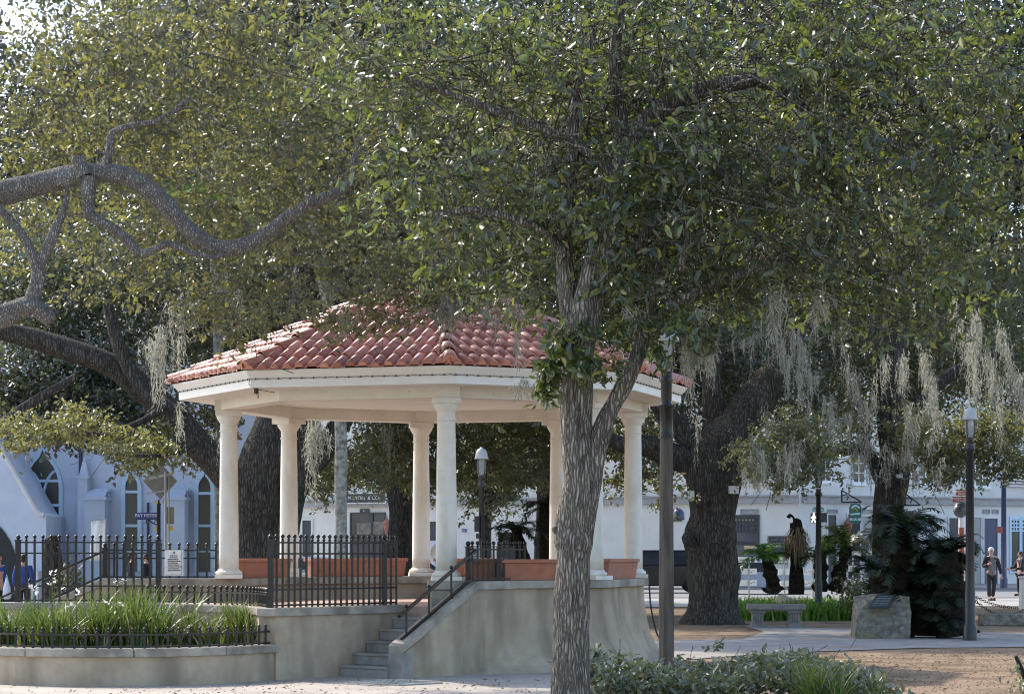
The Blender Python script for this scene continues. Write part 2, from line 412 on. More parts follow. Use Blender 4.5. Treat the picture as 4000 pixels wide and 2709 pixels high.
M['sign_dark'] = mat_plain('dark_sign', (0.035, 0.037, 0.045), 0.5)
M['sign_text'] = mat_plain('pale_lettering', (0.62, 0.60, 0.52), 0.6)
M['sign_green'] = mat_plain('green_sign', (0.02, 0.10, 0.075), 0.5)
M['sign_teal'] = mat_plain('teal_sign', (0.03, 0.22, 0.18), 0.5)
M['sign_brown'] = mat_plain('red_brown_sign', (0.30, 0.07, 0.035), 0.5)
M['sign_blue'] = mat_plain('blue_sign', (0.025, 0.06, 0.26), 0.45)
M['sign_back'] = mat_noise('sign_back_metal', (0.17, 0.165, 0.145), (0.24, 0.23, 0.20), 4.0, 0.5, metal=0.0)
M['steel'] = mat_plain('galvanised_steel', (0.35, 0.36, 0.34), 0.45)
M['yellow'] = mat_plain('yellow_mark', (0.60, 0.36, 0.03), 0.5)
M['paper'] = mat_plain('white_notice', (0.78, 0.78, 0.76), 0.6, var=0.03)
M['ink'] = mat_plain('black_ink', (0.03, 0.03, 0.03), 0.7)
M['green_ink'] = mat_plain('green_edge', (0.03, 0.20, 0.13), 0.6)
M['stone'] = mat_noise('lichen_coquina', (0.11, 0.10, 0.082), (0.27, 0.25, 0.21), 9.0, 0.95, c3=(0.20, 0.18, 0.085), scale3=2.4, thr=(0.5, 0.66), bump=1.0, bscale=28, spec=0.1, amount3=0.6)
M['bench'] = mat_noise('cast_bench_stone', (0.15, 0.142, 0.125), (0.25, 0.235, 0.21), 8.0, 0.9, bump=0.4, bscale=50)
M['bronze'] = mat_plain('bronze_plaque', (0.05, 0.058, 0.06), 0.35)
M['chain'] = mat_plain('rusty_chain', (0.05, 0.03, 0.022), 0.6)
M['skin'] = mat_plain('skin', (0.48, 0.27, 0.19), 0.55, var=0.05)
M['jacket'] = mat_plain('black_jacket', (0.014, 0.015, 0.02), 0.8)
M['shirt_grey'] = mat_plain('grey_shirt', (0.13, 0.135, 0.145), 0.85)
M['trousers'] = mat_plain('dark_trousers', (0.018, 0.02, 0.028), 0.85)
M['shirt_blue'] = mat_plain('blue_shirt', (0.03, 0.07, 0.28), 0.85)
M['hair_white'] = mat_plain('white_hair', (0.72, 0.70, 0.66), 0.8)
M['hair_dark'] = mat_plain('dark_hair', (0.03, 0.022, 0.017), 0.7)
M['bag'] = mat_plain('pale_plastic_bag', (0.55, 0.60, 0.72), 0.6)
M['car_dark'] = mat_plain('dark_car_paint', (0.018, 0.016, 0.02), 0.2)
M['car_blue'] = mat_plain('silver_blue_car_paint', (0.30, 0.36, 0.46), 0.22)
M['rubber'] = mat_plain('tyre_rubber', (0.015, 0.015, 0.015), 0.8)
M['red'] = mat_plain('red_paint', (0.42, 0.03, 0.03), 0.5)
M['copper'] = mat_plain('copper_lantern', (0.35, 0.14, 0.10), 0.5)
M['boulder'] = mat_noise('sandy_boulder', (0.38, 0.29, 0.19), (0.55, 0.45, 0.32), 3.0, 0.9, bump=0.5, bscale=12)
M['litbulb'] = mat_plain('small_bulb', (0.10, 0.06, 0.035), 0.35)
# ================================================================== the setting
def sheet(name, pts, z, mat, thick=0.0):
    mb = MB()
    if thick: mb.prism(pts, z - thick, z)
    else: mb.add([(p[0], p[1], z) for p in pts], [tuple(range(len(pts)))])
    o = mb.build(name, mat)
    return tag(o, kind='structure')
def G(px, py): # a ground point seen at a pixel
    Y = FPX * EYE / (py - 2155.0)
    return (WX(px, Y), Y)
sheet('ground', [(-600, -60), (600, -60), (600, 1500), (-600, 1500)], -0.004, M['straw'])
sheet('plaza', [(-40, 2), (1.2, 2), (1.2, 27), (2.0, 31), (2.6, 35.5), (2.7, 42), (2.2, 48), (-40, 48)], 0.004, M['plaza'])
sheet('path', [(2.0, 34.2), (4.2, 37.6), (7.0, 39.6), (12, 40.6), (30, 41), (30, 48), (10.5, 46.8), (7.2, 49.5), (5.2, 51.5), (5.2, 47.5), (4.4, 43.8), (2.2, 42.5)], 0.008, M['path'])
sheet('pavement', [(-60, 60), (-4.0, 60), (-1.5, 67), (8, 70), (60, 70), (60, 82), (-60, 82)], 0.012, M['side'])
sheet('road', [(-60, 83), (60, 83), (60, 99), (-60, 101)], 0.016, M['road'])
sheet('pavement', [(-60, 101.15), (60, 99.15), (60, 130), (-60, 130)], 0.13, M['side'], 0.13)

# ================================================================== the bandstand
C0 = Vector((-1.188, 34.5, 0))
PH0 = 5.5
def odir(k):
    a = R(PH0 + 45 * k); return Vector((math.sin(a), -math.cos(a), 0))
def OC(k, r, z=0.0):
    return C0 + odir(k) * r + Vector((0, 0, z))
AV = odir(7); PV = Vector((-AV.y, AV.x, 0))
def AP(a, p, z=0.0): return C0 + AV * a + PV * p + Vector((0, 0, z))
FLOOR = 0.905; RIMB = 1.145; RIMT = 1.258
band = thing('bandstand', 'octagonal bandstand with cream columns and red clay tile roof', 'bandstand', C0)

def oct_frames(ks):
    return [(lambda k: (lambda r, z: OC(k, r, z)))(k) for k in ks]
# base wall with the flared foot, from the front column round to the left column
mb = MB()
sec = [(2.90, 0.0), (3.66, 0.0), (3.50, 0.10), (3.385, 0.25), (3.29, 0.45), (3.235, 0.68), (3.20, 0.95), (3.19, RIMB), (2.90, RIMB)]
mb.sweep(sec, oct_frames(range(0, 7)))
mb.build('base_wall', M['wall_tan'], band, recalc=True)
mb = MB()
mb.sweep([(2.78, RIMB + .002), (3.27, RIMB + .002), (3.27, RIMT), (2.78, RIMT)], oct_frames(range(0, 7)))
mb.build('rim', M['cap'], band, bevel=0.012, recalc=True)
# pier under the front column, where the rim ends
mb = MB()
c = OC(0, 3.03); mb.box((c.x, c.y, 1.2), (0.50, 0.50, 0.122), R(PH0))
mb.box((c.x, c.y, 0.57), (0.44, 0.44, 1.13), R(PH0))
mb.build('pier', M['cap'], band, bevel=0.01)

# floor and landing (one raised slab)
ARC0 = Vector((-3.16, 29.80, 0)); ARC1 = Vector((-5.12, 33.35, 0))
def arc_pts(n=22):
    # concave edge of the landing, seen over the flower bed: bows away from the camera
    pts = []
    c1 = Vector((-3.30, 31.35, 0)); c2 = Vector((-4.15, 32.05, 0)); 
    for i in range(n + 1):
        t = i / n
        pts.append(ARC0 * (1 - t) ** 3 + c1 * 3 * t * (1 - t) ** 2 + c2 * 3 * t * t * (1 - t) + Vector((-5.12, 32.4, 0)) * t ** 3)
    return pts
ARC = arc_pts()
floor_pl = [(OC(k, 2.88).x, OC(k, 2.88).y) for k in range(0, 7)]
lft = [(-4.3, 34.45), (-6.2, 34.45), (-6.2, 33.5), (-5.25, 33.4), (-5.12, 32.9)]
land = floor_pl + lft + [(p.x, p.y) for p in reversed(ARC)] + [(AP(4.88, 1.42).x, AP(4.88, 1.42).y), (AP(2.42, 1.50).x, AP(2.42, 1.50).y), (AP(2.42, 2.46).x, AP(2.42, 2.46).y)]
mb = MB(); mb.prism(land, 0.0, FLOOR); mb.build('floor', M['brick'], band, recalc=True)

# landing wall beside the right stair, and the curved wall behind the flower bed
def path_sweep(mb, pts, w, z0, z1, cap=True):
    pts = [Vector((p[0], p[1], 0)) for p in pts]
    fr = []
    for i, p in enumerate(pts):
        t = (pts[min(i + 1, len(pts) - 1)] - pts[max(i - 1, 0)]).normalized()
        nrm = Vector((t.y, -t.x, 0))
        fr.append((lambda p, nrm: (lambda r, z: p + nrm * r + Vector((0, 0, z))))(p, nrm))
    mb.sweep([(-w / 2, z0), (w / 2, z0), (w / 2, z1), (-w / 2, z1)], fr, cap=cap)
stairside = [AP(4.90, 1.52), AP(4.2, 1.52), AP(3.4, 1.52), AP(2.42, 1.52)]
mb = MB(); path_sweep(mb, stairside, 0.24, 0.0, 0.82); path_sweep(mb, ARC, 0.22, 0.0, 0.82)
path_sweep(mb, [(-5.12, 33.36), (-7.6, 33.36)], 0.22, 0.0, 0.82)
mb.build('landing_wall', M['wall_tan'], band, recalc=True)
mb = MB(); path_sweep(mb, [AP(4.96, 1.52)] + stairside[1:], 0.32, 0.821, 0.93); path_sweep(mb, ARC[1:], 0.28, 0.821, 0.928)
path_sweep(mb, [(-5.06, 33.36), (-7.64, 33.36)], 0.28, 0.821, 0.926)
mb.build('coping', M['cap'], band, bevel=0.012, recalc=True)

# right stair: five treads up to the floor, each step a part
for k in range(1, 6):
    af = 3.72 - 0.26 * (k - 1)
    mb = MB()
    q = [AP(af, 1.645), AP(af, 2.485), AP(2.2, 2.485), AP(2.2, 1.645)]
    z0, z1 = (k - 1) * 0.154, k * 0.154
    mb.prism([(p.x, p.y) for p in q], z0 + (0.001 if k > 1 else 0), z1 - 0.035)
    q = [AP(af + 0.02, 1.646), AP(af + 0.02, 2.484), AP(2.2, 2.484), AP(2.2, 1.646)]
    mb.prism([(p.x, p.y) for p in q], z1 - 0.0345, z1)
    mb.build('step', M['step'], band, bevel=0.006)
# left stair, mostly behind the fence
for k in range(1, 6):
    xf = -6.2 - 0.27 * (6 - k)
    mb = MB(); mb.prism([(xf, 33.5), (-6.21, 33.5), (-6.21, 34.5), (xf, 34.5)], (k - 1) * 0.152 + 0.001, k * 0.152)
    mb.build('step', M['step'], band)

# sloping stair walls (right: along the stair axis; left: along x)
def stair_wall(P, a_lo, a_hi, a_end, p0, p1, zlo, ztop):
    """P(a,p,z); the wall rises from a_lo to a_hi and runs level to a_end"""
    sec = [(a_lo, 0.0), (a_lo, zlo - 0.115), (a_hi, ztop - 0.115), (a_end, ztop - 0.115), (a_end, 0.0)]
    vs = [P(a, p0, z) for a, z in sec] + [P(a, p1, z) for a, z in sec]
    n = 5
    mb = MB(); mb.add(vs, [tuple(range(n)), tuple(range(2 * n - 1, n - 1, -1))] + [(i, i + n, (i + 1) % n + n, (i + 1) % n) for i in range(n)])
    mb.build('stair_wall', M['wall_tan'], band, recalc=True)
    sl = (ztop - zlo) / (a_lo - a_hi)
    lo = a_lo + 0.05
    top = [(lo, zlo - 0.05 * sl + 0.03), (a_hi, ztop), (a_end, ztop)]
    o0, o1 = (p0 - 0.035, p1 + 0.035) if p1 > p0 else (p0 + 0.035, p1 - 0.035)
    vs = []
    for a, z in top:
        vs += [P(a, o0, z - 0.114), P(a, o1, z - 0.114), P(a, o1, z), P(a, o0, z)]
    fs = [(0, 1, 2, 3), (8, 9, 10, 11)]
    for i in range(2):
        for k in range(4):
            fs.append((i * 4 + k, i * 4 + (k + 1) % 4, (i + 1) * 4 + (k + 1) % 4, (i + 1) * 4 + k))
    mb = MB(); mb.add(vs, fs); mb.build('coping', M['cap'], band, bevel=0.01, recalc=True)
stair_wall(AP, 3.60, 2.14, 0.62, 2.49, 2.68, 0.44, RIMT - 0.003)
mb = MB(); c = AP(3.56, 2.585); mb.box((c.x, c.y, 0.17), (0.22, 0.22, 0.34), math.atan2(AV.y, AV.x)); mb.build('pier', M['step'], band)
def LP(a, p, z): return Vector((-4.3 - a, p, z))
stair_wall(LP, 3.75, 1.85, -0.1, 34.55, 34.75, 0.40, RIMT - 0.004)

# columns: one with its parts, copied to the other six corners
def make_column():
    mb = MB()
    n = 24
    prof = [(0.145, 0.13)]
    H = 2.36
    for i in range(12):
        t = i / 11
        prof.append((0.146 - 0.022 * t ** 1.6, 0.13 + t * (H - 0.32)))
    mb.lathe((0, 0, 0), prof, n)
    shaft = mb.build('column', M['cream'])
    BASE[shaft.name] = Vector((0, 0, 0))
    mb = MB(); mb.box((0, 0, 0.03), (0.40, 0.40, 0.06))
    mb.lathe((0, 0, 0), [(0.185, 0.061), (0.198, 0.075), (0.20, 0.09), (0.19, 0.108), (0.165, 0.114), (0.162, 0.13), (0.15, 0.14)], n)
    mb.build('column_base', M['cream'], shaft, bevel=0.006)
    mb = MB()
    mb.lathe((0, 0, 0), [(0.124, 2.17), (0.140, 2.175), (0.140, 2.19), (0.126, 2.195), (0.126, 2.30), (0.140, 2.31), (0.145, 2.325), (0.175, 2.37), (0.182, 2.40), (0.182, 2.412)], n)
    mb.box((0, 0, 2.452), (0.385, 0.385, 0.08))
    mb.build('capital', M['cream'], shaft, bevel=0.006)
    shaft.parent = band
    return shaft
col0 = make_column()
for k in range(7):
    c = col0 if k == 0 else copy_tree(col0, band)
    p = OC(k, 3.03)
    c.location = (p.x - C0.x, p.y - C0.y, RIMT + 0.001)
    c.rotation_euler = (0, 0, R(PH0 + 45 * k))
BEAMB = RIMT + 2.493
mb = MB()
mb.sweep([(2.90, BEAMB), (3.22, BEAMB), (3.22, 3.93), (2.90, 3.93)], oct_frames(range(8)), closed=True)
for k in range(7):   # blocks over the capitals
    c = OC(k, 3.05); mb.box((c.x, c.y, 3.84), (0.35, 0.37, 0.175), R(PH0 + 45 * k))
mb.build('beam', M['beam'], band, recalc=True)
mb = MB(); mb.prism([(OC(k, 3.0).x, OC(k, 3.0).y) for k in range(8)], 3.93, 3.96); mb.build('ceiling', M['beam'], band)
# eaves: soffit, fascia and the sloping crown board
mb = MB()
mb.sweep([(3.0, 3.932), (3.73, 3.932), (3.73, 3.905), (3.60, 3.896), (3.0, 3.896)], oct_frames(range(8)), closed=True); mb.build('soffit', M['beam'], band, recalc=True)
mb = MB()
mb.sweep([(3.60, 3.934), (3.74, 3.902), (3.765, 3.902), (3.765, 4.015), (3.86, 4.118), (3.86, 4.135), (3.5, 4.135)], oct_frames(range(8)), closed=True); mb.build('fascia', M['fascia'], band, recalc=True)
# roof deck
EZ, RISE, RE = 4.155, 1.67, 3.84
mb = MB()
vs = [OC(k, RE + 0.02, EZ - 0.018) for k in range(8)] + [C0 + Vector((0, 0, EZ + RISE - 0.04))]
mb.add(vs, [(k, (k + 1) % 8, 8) for k in range(8)] + [tuple(range(7, -1, -1))])
mb.build('roof_deck', M['deck'], band)
# clay tiles, a mesh for each face
def roof_face(k):
    A, B = OC(k, RE, EZ), OC(k + 1, RE, EZ)
    mid = (A + B) / 2
    u = (B - A).normalized()
    apex = C0 + Vector((0, 0, EZ + RISE))
    w = (apex - mid); Ls = w.length; w.normalize()
    nrm = u.cross(w).normalized()
    if nrm.z < 0: nrm = -nrm
    hw0 = (B - A).length / 2
    pitch = 0.183; nb = 18; cl = 0.335
    mb = MB()
    rng = random.Random(k)
    # S profile: barrel then pan
    prof = []
    for i in range(8):
        t = i / 7 * math.pi
        prof.append((-0.058 * math.cos(t), 0.058 * math.sin(t) * 1.0 + 0.006))
    prof += [(0.075, -0.004), (0.092, -0.010), (0.109, -0.004), (0.128, 0.012)]
    j = 0
    v = -0.06
    while v < Ls - 0.1:
        v2 = min(v + cl + 0.05, Ls)
        hl, hh = hw0 * (1 - max(v, 0) / Ls), hw0 * (1 - v2 / Ls)
        for i in range(nb):
            uc = (i - (nb - 1) / 2) * pitch
            if abs(uc) > hl + 0.10: continue
            jit = rng.uniform(-0.016, 0.016) - (0.05 if rng.random() < .02 else 0); lift = rng.uniform(0.020, 0.042)
            vs = []
            for vv, h, lf in ((v + jit, hl, lift), (v2 + jit, hh, 0.004)):
                for a, b in prof:
                    uu = max(-h - 0.03, min(h + 0.03, uc + a - 0.03))
                    vs.append(mid + u * uu + w * vv + nrm * (b + lf + 0.004))
            for a, b in prof:   # the lip
                uu = max(-hl - 0.03, min(hl + 0.03, uc + a - 0.03))
                vs.append(mid + u * uu + w * (v + jit) + nrm * (b + lift - 0.014))
            n = len(prof)
            fs = []
            for q in range(n - 1):
                fs.append((q, q + 1, n + q + 1, n + q)); fs.append((2 * n + q, 2 * n + q + 1, q + 1, q))
            mb.add(vs, fs, True)
            if j == 0:  # closed end of the barrel at the eave
                mb.add([vs[2 * n + q] for q in range(8)], [tuple(range(8))])
        v += cl; j += 1
    o = mb.build('roof_tiles', M['tile'], band)
    return o
for k in range(8): roof_face(k)
for k in range(8):
    mb = MB()
    A = OC(k, RE + 0.05, EZ); apex = C0 + Vector((0, 0, EZ + RISE))
    d = (apex - A); Ld = d.length; d.normalize()
    side = d.cross(Vector((0, 0, 1))).normalized(); nr = side.cross(d).normalized()
    if nr.z < 0: nr = -nr
    v = 0.0
    while v < Ld - 0.1:
        vs = []
        for vv, rr, lf in ((v, 0.105, 0.035), (min(v + 0.42, Ld), 0.085, 0.01)):
            for q in range(9):
                t = math.pi * q / 8
                vs.append(A + d * vv + side * (rr * math.cos(t)) + nr * (rr * 0.95 * math.sin(t) + lf - 0.01))
        for q in range(9):
            t = math.pi * q / 8
            vs.append(A + d * v + side * (0.09 * math.cos(t)) + nr * (0.088 * math.sin(t) + 0.025))
        fs = []
        for q in range(8):
            fs.append((q, q + 1, 9 + q + 1, 9 + q)); fs.append((18 + q, 18 + q + 1, q + 1, q))
        mb.add(vs, fs, True)
        if v == 0: mb.add([vs[18 + q] for q in range(9)], [tuple(range(9))])
        v += 0.37
    mb.build('hip_tiles', M['tile'], band)
mb = MB(); mb.lathe(C0 + Vector((0, 0, EZ + RISE - 0.02)), [(0.16, 0.0), (0.15, 0.08), (0.06, 0.14), (0.05, 0.2), (0.09, 0.26), (0.02, 0.33)], 12); mb.build('finial', M['tile'], band)

# string lights under the eave
sl_root = thing('string_lights', 'string of tiny bulbs running along the bandstand fascia', 'string lights', OC(0, 3.78, 4.015))
mb = MB()
bulbs = []
for k in range(-2, 3):
    a, b = OC(k, 3.785, 4.017), OC(k + 1, 3.785, 4.017)
    m = 17
    for i in range(m): 
        p = a.lerp(b, (i + 0.5) / m); bulbs.append(p)
    pts = [a.lerp(b, t / 34) + Vector((0, 0, -0.006 if t % 2 else 0.004)) for t in range(35)]
    mb.tube(pts, 0.004, 4)
mb.tube([OC(-1, 3.785, 4.017), OC(-1, 3.80, 3.95), OC(-1, 3.70, 3.89), OC(-1, 3.3, 3.86)], 0.005, 4)
mb.build('wire', M['ink'], sl_root)
mb = MB(); mb.ball(bulbs[0], 0.0135, 6); b0 = mb.build('bulb', M['litbulb'], sl_root)
for p in bulbs[1:]:
    c = b0.copy(); COL.objects.link(c); c.parent = sl_root; c.location = p - bulbs[0]
# junction box on the beam
mb = MB(); c = OC(7, 3.66, 3.86); mb.box(c, (0.045, 0.045, 0.07), R(-40)); mb.tube([c + Vector((0.0, 0, -0.03)), c + Vector((0.015, 0, -0.07)), c + Vector((0.03, 0, -0.10)), c + Vector((0.03, 0, -0.03))], 0.004, 4)
tag(mb.build('junction_box', M['ink']), 'small black junction box under the eave corner of the bandstand', 'junction box')

# terracotta trough planters standing on the rim
def trough(k, f0, f1, label, r=3.02):
    A, B = OC(k, r), OC(k + 1, r)
    a, b = A.lerp(B, f0), A.lerp(B, f1)
    u = (b - a).normalized(); L = (b - a).length; nv = Vector((u.y, -u.x, 0))
    root = thing('trough_planter', label, 'planter', (a + b) / 2 + Vector((0, 0, RIMT)), 'terracotta troughs on the bandstand rim')
    z0 = RIMT + 0.002; h = 0.29
    def ring(l, w, z): return [a + u * (L / 2 + sx * l / 2) + nv * (sy * w / 2) + Vector((0, 0, z)) for sx, sy in ((-1, -1), (1, -1), (1, 1), (-1, 1))]
    vs = ring(L - 0.07, 0.22, z0) + ring(L - 0.01, 0.29, z0 + h - 0.05)
    fs = [(3, 2, 1, 0)] + [(i, (i + 1) % 4, 4 + (i + 1) % 4, 4 + i) for i in range(4)] + [(4, 5, 6, 7)]
    mb = MB(); mb.add(vs, fs); mb.build('trough_body', M['terracotta'], root, bevel=0.004, recalc=True)
    z1 = z0 + h - 0.049
    o, i_ = ring(L + 0.03, 0.335, 0), ring(L - 0.05, 0.26, 0)
    vs = [p + Vector((0, 0, z1)) for p in o] + [p + Vector((0, 0, z1 + 0.05)) for p in o] + [p + Vector((0, 0, z1)) for p in i_] + [p + Vector((0, 0, z1 + 0.05)) for p in i_]
    fs = []
    for q in range(4):
        n = (q + 1) % 4
        fs += [(q, n, 4 + n, 4 + q), (4 + q, 4 + n, 12 + n, 12 + q), (12 + q, 12 + n, 8 + n, 8 + q), (8 + q, 8 + n, n, q)]
    mb = MB(); mb.add(vs, fs); mb.build('trough_lip', M['terracotta'], root, bevel=0.006, recalc=True)
    mb = MB(); q4 = ring(L - 0.05, 0.26, z1 + 0.02); mb.add(q4, [(0, 1, 2, 3)]); mb.build('soil', M['soil'], root)
trough(0, 0.14, 0.88, 'longest terracotta trough, on the rim right of the small stair-top fence')
trough(1, 0.16, 0.90, 'terracotta trough at the right end of the bandstand rim, by the wooden lamp post')
trough(2, 0.12, 0.88, 'terracotta trough at the far right of the bandstand, behind the forked trunk')
trough(3, 0.40, 0.88, 'short terracotta trough between the front column and the rear column')
trough(4, 0.14, 0.86, 'wide terracotta trough behind the tall iron fence on the landing')
trough(5, 0.12, 0.88, 'terracotta trough between the two leftmost columns')

# ================================================================== iron fences
def make_picket(H, ball):
    mb = MB(); mb.box((0, 0, (H - 0.05) / 2), (0.030, 0.030, H - 0.05))
    pk = mb.build('picket', M['iron'])
    BASE[pk.name] = Vector((0, 0, 0))
    mb = MB(); mb.lathe((0, 0, H - 0.055), [(0.014, 0.0), (0.024, 0.004), (0.024, 0.012), (0.012, 0.018), (0.012, 0.026)], 8)
    mb.ball((0, 0, H - 0.055 + 0.026 + ball * 0.9), ball, 10)
    mb.build('finial', M['iron'], pk)
    return pk
def fence(name, label, pts, H, spacing, rails, posts=(), ball=0.028, group=None, cat='fence', base_rail=True):
    pts = [Vector(p) for p in pts]
    root = thing(name, label, cat, pts[0], group)
    seg = [0.0]
    for i in range(len(pts) - 1): seg.append(seg[-1] + (pts[i + 1] - pts[i]).length)
    def at(s):
        for i in range(len(pts) - 1):
            if s <= seg[i + 1] + 1e-6:
                t = (s - seg[i]) / (seg[i + 1] - seg[i]); return pts[i].lerp(pts[i + 1], t)
        return pts[-1]
    n = max(2, int(round(seg[-1] / spacing)))
    pk = make_picket(H, ball)
    for i in range(n + 1):
        p = at(seg[-1] * i / n)
        c = pk if i == 0 else copy_tree(pk, root)
        c.parent = root; c.location = p - pts[0]
    for z in rails:
        mb = MB()
        for i in range(len(pts) - 1):
            mb.bar(pts[i] + Vector((0, 0, z)), pts[i + 1] + Vector((0, 0, z)), 0.036, 0.022)
        mb.build('rail', M['iron'], root)
    for s in posts:
        p = at(s * seg[-1])
        mb = MB(); mb.box((p.x, p.y, p.z + (H - 0.06) / 2), (0.072, 0.072, H - 0.06)); mb.box((p.x, p.y, p.z + H - 0.055), (0.10, 0.10, 0.014))
        o = mb.build('post', M['iron'], root)
        mb = MB(); mb.ball((p.x, p.y, p.z + H - 0.012), ball * 1.25, 10); mb.lathe((p.x, p.y, p.z + H - 0.05), [(0.02, 0), (0.012, 0.02)], 8); mb.build('finial', M['iron'], o)
    return root
zc = 0.930
fence('iron_fence', 'tall black iron picket fence on the landing, left of the near steps', [AP(4.86, 1.50, zc), AP(2.45, 1.50, zc)], 0.93, 0.108, (0.03, 0.235, 0.70, 0.845), (0.0, 0.9), group='tall iron picket fences')
fence('iron_fence', 'tall black iron picket fence behind the white flowers, at the far steps', [(-5.12, 33.36, zc - .004), (-7.15, 33.36, zc - .004)], 0.95, 0.122, (0.03, 0.235, 0.71, 0.865), (0.0, 1.0), group='tall iron picket fences')
fence('low_iron_fence', 'low curved black iron fence along the landing edge behind the flower bed', [p + Vector((0, 0, 0.929)) for p in ARC[1:]], 0.235, 0.128, (0.03, 0.165), ball=0.028, group='low iron fences')
fence('iron_fence', 'short black iron fence on the rim at the top of the near steps', [OC(0, 3.03, RIMT) + Vector((0.30, -0.14, 0)), AP(2.10, 2.58, RIMT), AP(0.98, 2.58, RIMT)], 0.52, 0.118, (0.03, 0.29, 0.43), (0.0, 0.55), group='short iron fences on the rim')
fence('iron_fence', 'short black iron fence on the rim carrying the white notice', [(-6.12, 34.65, RIMT), (-4.45, 34.65, RIMT)], 0.51, 0.135, (0.02, 0.30, 0.42), (0.0,), group='short iron fences on the rim')

def handrail(label, P, a_lo, a_hi, p, z_at, hpost):
    root = thing('handrail', label, 'handrail', P(a_lo, p, 0), 'black iron stair handrails')
    A, B = P(a_lo, p, z_at(a_lo)), P(a_hi, p, z_at(a_hi))
    mb = MB(); up = Vector((0, 0, hpost)); d = (B - A).normalized()
    mb.bar(A - d * 0.10 + up, B + up + d * 0.10, 0.05, 0.032); mb.build('top_rail', M['iron'], root)
    mb = MB(); mb.bar(A - d * 0.05 + Vector((0, 0, 0.035)), B + Vector((0, 0, 0.035)), 0.04, 0.03); mb.build('bottom_rail', M['iron'], root)
    for t in (0.04, 0.37, 0.70):
        q = A.lerp(B, t)
        mb = MB(); mb.box((q.x, q.y, q.z + hpost / 2), (0.028, 0.028, hpost)); mb.box((q.x, q.y, q.z + 0.02), (0.06, 0.06, 0.04), 0, 0.6)
        o = mb.build('post', M['iron'], root)
        mb = MB(); mb.lathe((q.x, q.y, q.z + hpost + 0.01), [(0.022, 0), (0.012, 0.02), (0.012, 0.03)], 8); mb.ball((q.x, q.y, q.z + hpost + 0.058), 0.027, 10); mb.build('finial', M['iron'], o)
def zr(a): return 0.44 + (3.60 - a) * (RIMT - 0.44) / (3.60 - 2.14)
handrail('black iron handrail on the sunlit sloping coping of the near steps', AP, 3.5, 2.14, 2.585, zr, 0.36)
def zl(a): return 0.40 + (3.75 - a) * (RIMT - 0.40) / (3.75 - 1.85)
handrail('black iron handrail on the sloping coping of the far left steps', LP, 3.6, 1.85, 34.65, zl, 0.40)

# notices on the fences
def notice(label, c, w, h, u, lines, seed):
    root = thing('notice', label, 'notice', c)
    u = Vector(u).normalized(); wv = Vector((0, 0, 1)); n = u.cross(wv)
    mb = MB(); mb.plate([(-w / 2, -h / 2), (w / 2, -h / 2), (w / 2, h / 2), (-w / 2, h / 2)], c, u, wv, -0.012); mb.build('board', M['paper'], root)
    f = c + n * 0.006
    mb = MB(); mb.plate([(w * .41, -h * .46), (w * .435, -h * .46), (w * .435, h * .46), (w * .41, h * .46)], f, u, wv, 0.003)
    mb.plate([(-w * .42, -h * .465), (w * .41, -h * .465), (w * .41, -h * .455), (-w * .42, -h * .455)], f, u, wv, 0.003); mb.build('border', M['green_ink'], root)
    rng = random.Random(seed)
    mb = MB()
    mb.plate([(-.03 * w, .36 * h), (.03 * w, .36 * h), (.035 * w, .44 * h), (-.035 * w, .44 * h)], f, u, wv, 0.003)
    y = 0.27
    for i in range(lines):
        x0 = -0.22 if i < 2 else -0.34
        x1 = x0 + (0.40 if i < 2 else rng.uniform(0.5, 0.72))
        x = x0
        while x < x1:    # words, too small to read at this distance
            l = rng.uniform(0.05, 0.13)
            mb.plate([(x * w, y * h), ((x + l) * w, y * h), ((x + l) * w, y * h + 0.011), (x * w, y * h + 0.011)], f, u, wv, 0.003); x += l + 0.02
        y -= 0.072
    mb.build('printed_lines', M['ink'], root)
notice('white printed notice board tied to the short rim fence by the leftmost column', Vector((WX(680, 34.55), 34.55, WZ(2197, 34.55))), 0.275, 0.385, (1, 0, 0), 9, 3)
cN = OC(0, 3.03, RIMT) + Vector((0.50, 0.10, 0.25))
notice('narrow white notice behind the short fence at the top of the near steps', Vector((WX(1851, 32.3), 32.3, WZ(2187, 32.3))), 0.16, 0.42, (1, 0, 0), 9, 5)

# ================================================================== curved flower bed in front
pl_pts = [(-2.93, 30.35), (-3.15, 29.75), (-3.55, 29.15), (-4.15, 28.62), (-4.85, 28.42), (-5.6, 28.48), (-6.3, 28.85), (-6.95, 29.5), (-7.5, 30.5), (-7.8, 31.6), (-7.9, 33.0)]
def smooth_path(pts, n=4):
    P = [Vector((p[0], p[1], 0)) for p in pts]; out = []
    for i in range(len(P) - 1):
        p0, p1, p2, p3 = P[max(i - 1, 0)], P[i], P[i + 1], P[min(i + 2, len(P) - 1)]
        for j in range(n):
            t = j / n
            out.append(0.5 * (2 * p1 + (p2 - p0) * t + (2 * p0 - 5 * p1 + 4 * p2 - p3) * t * t + (3 * p1 - p0 - 3 * p2 + p3) * t ** 3))
    out.append(P[-1]); return out
PLP = smooth_path(pl_pts)
bed = thing('flower_bed', 'curved raised concrete flower bed in front of the bandstand', 'flower bed', (-4.85, 28.5, 0))
mb = MB(); path_sweep(mb, PLP, 0.20, 0.0, 0.358); mb.build('bed_wall', M['wall_tan'], bed, recalc=True)
for i0, i1 in ((0, 9), (9, 15), (15, 22), (22, 31), (31, 40)):
    mb = MB(); path_sweep(mb, PLP[i0:i1 + 1], 0.30, 0.36, 0.462); mb.build('coping', M['cap'], bed, bevel=0.012, recalc=True)
soilp = [(p.x, p.y) for p in PLP] + [(-7.4, 33.25), (-5.3, 33.22), (-5.25, 32.5)] + [(p.x, p.y) for p in reversed(ARC)]
mb = MB(); mb.prism(soilp, 0.30, 0.40); mb.build('soil', M['soil'], bed, recalc=True)
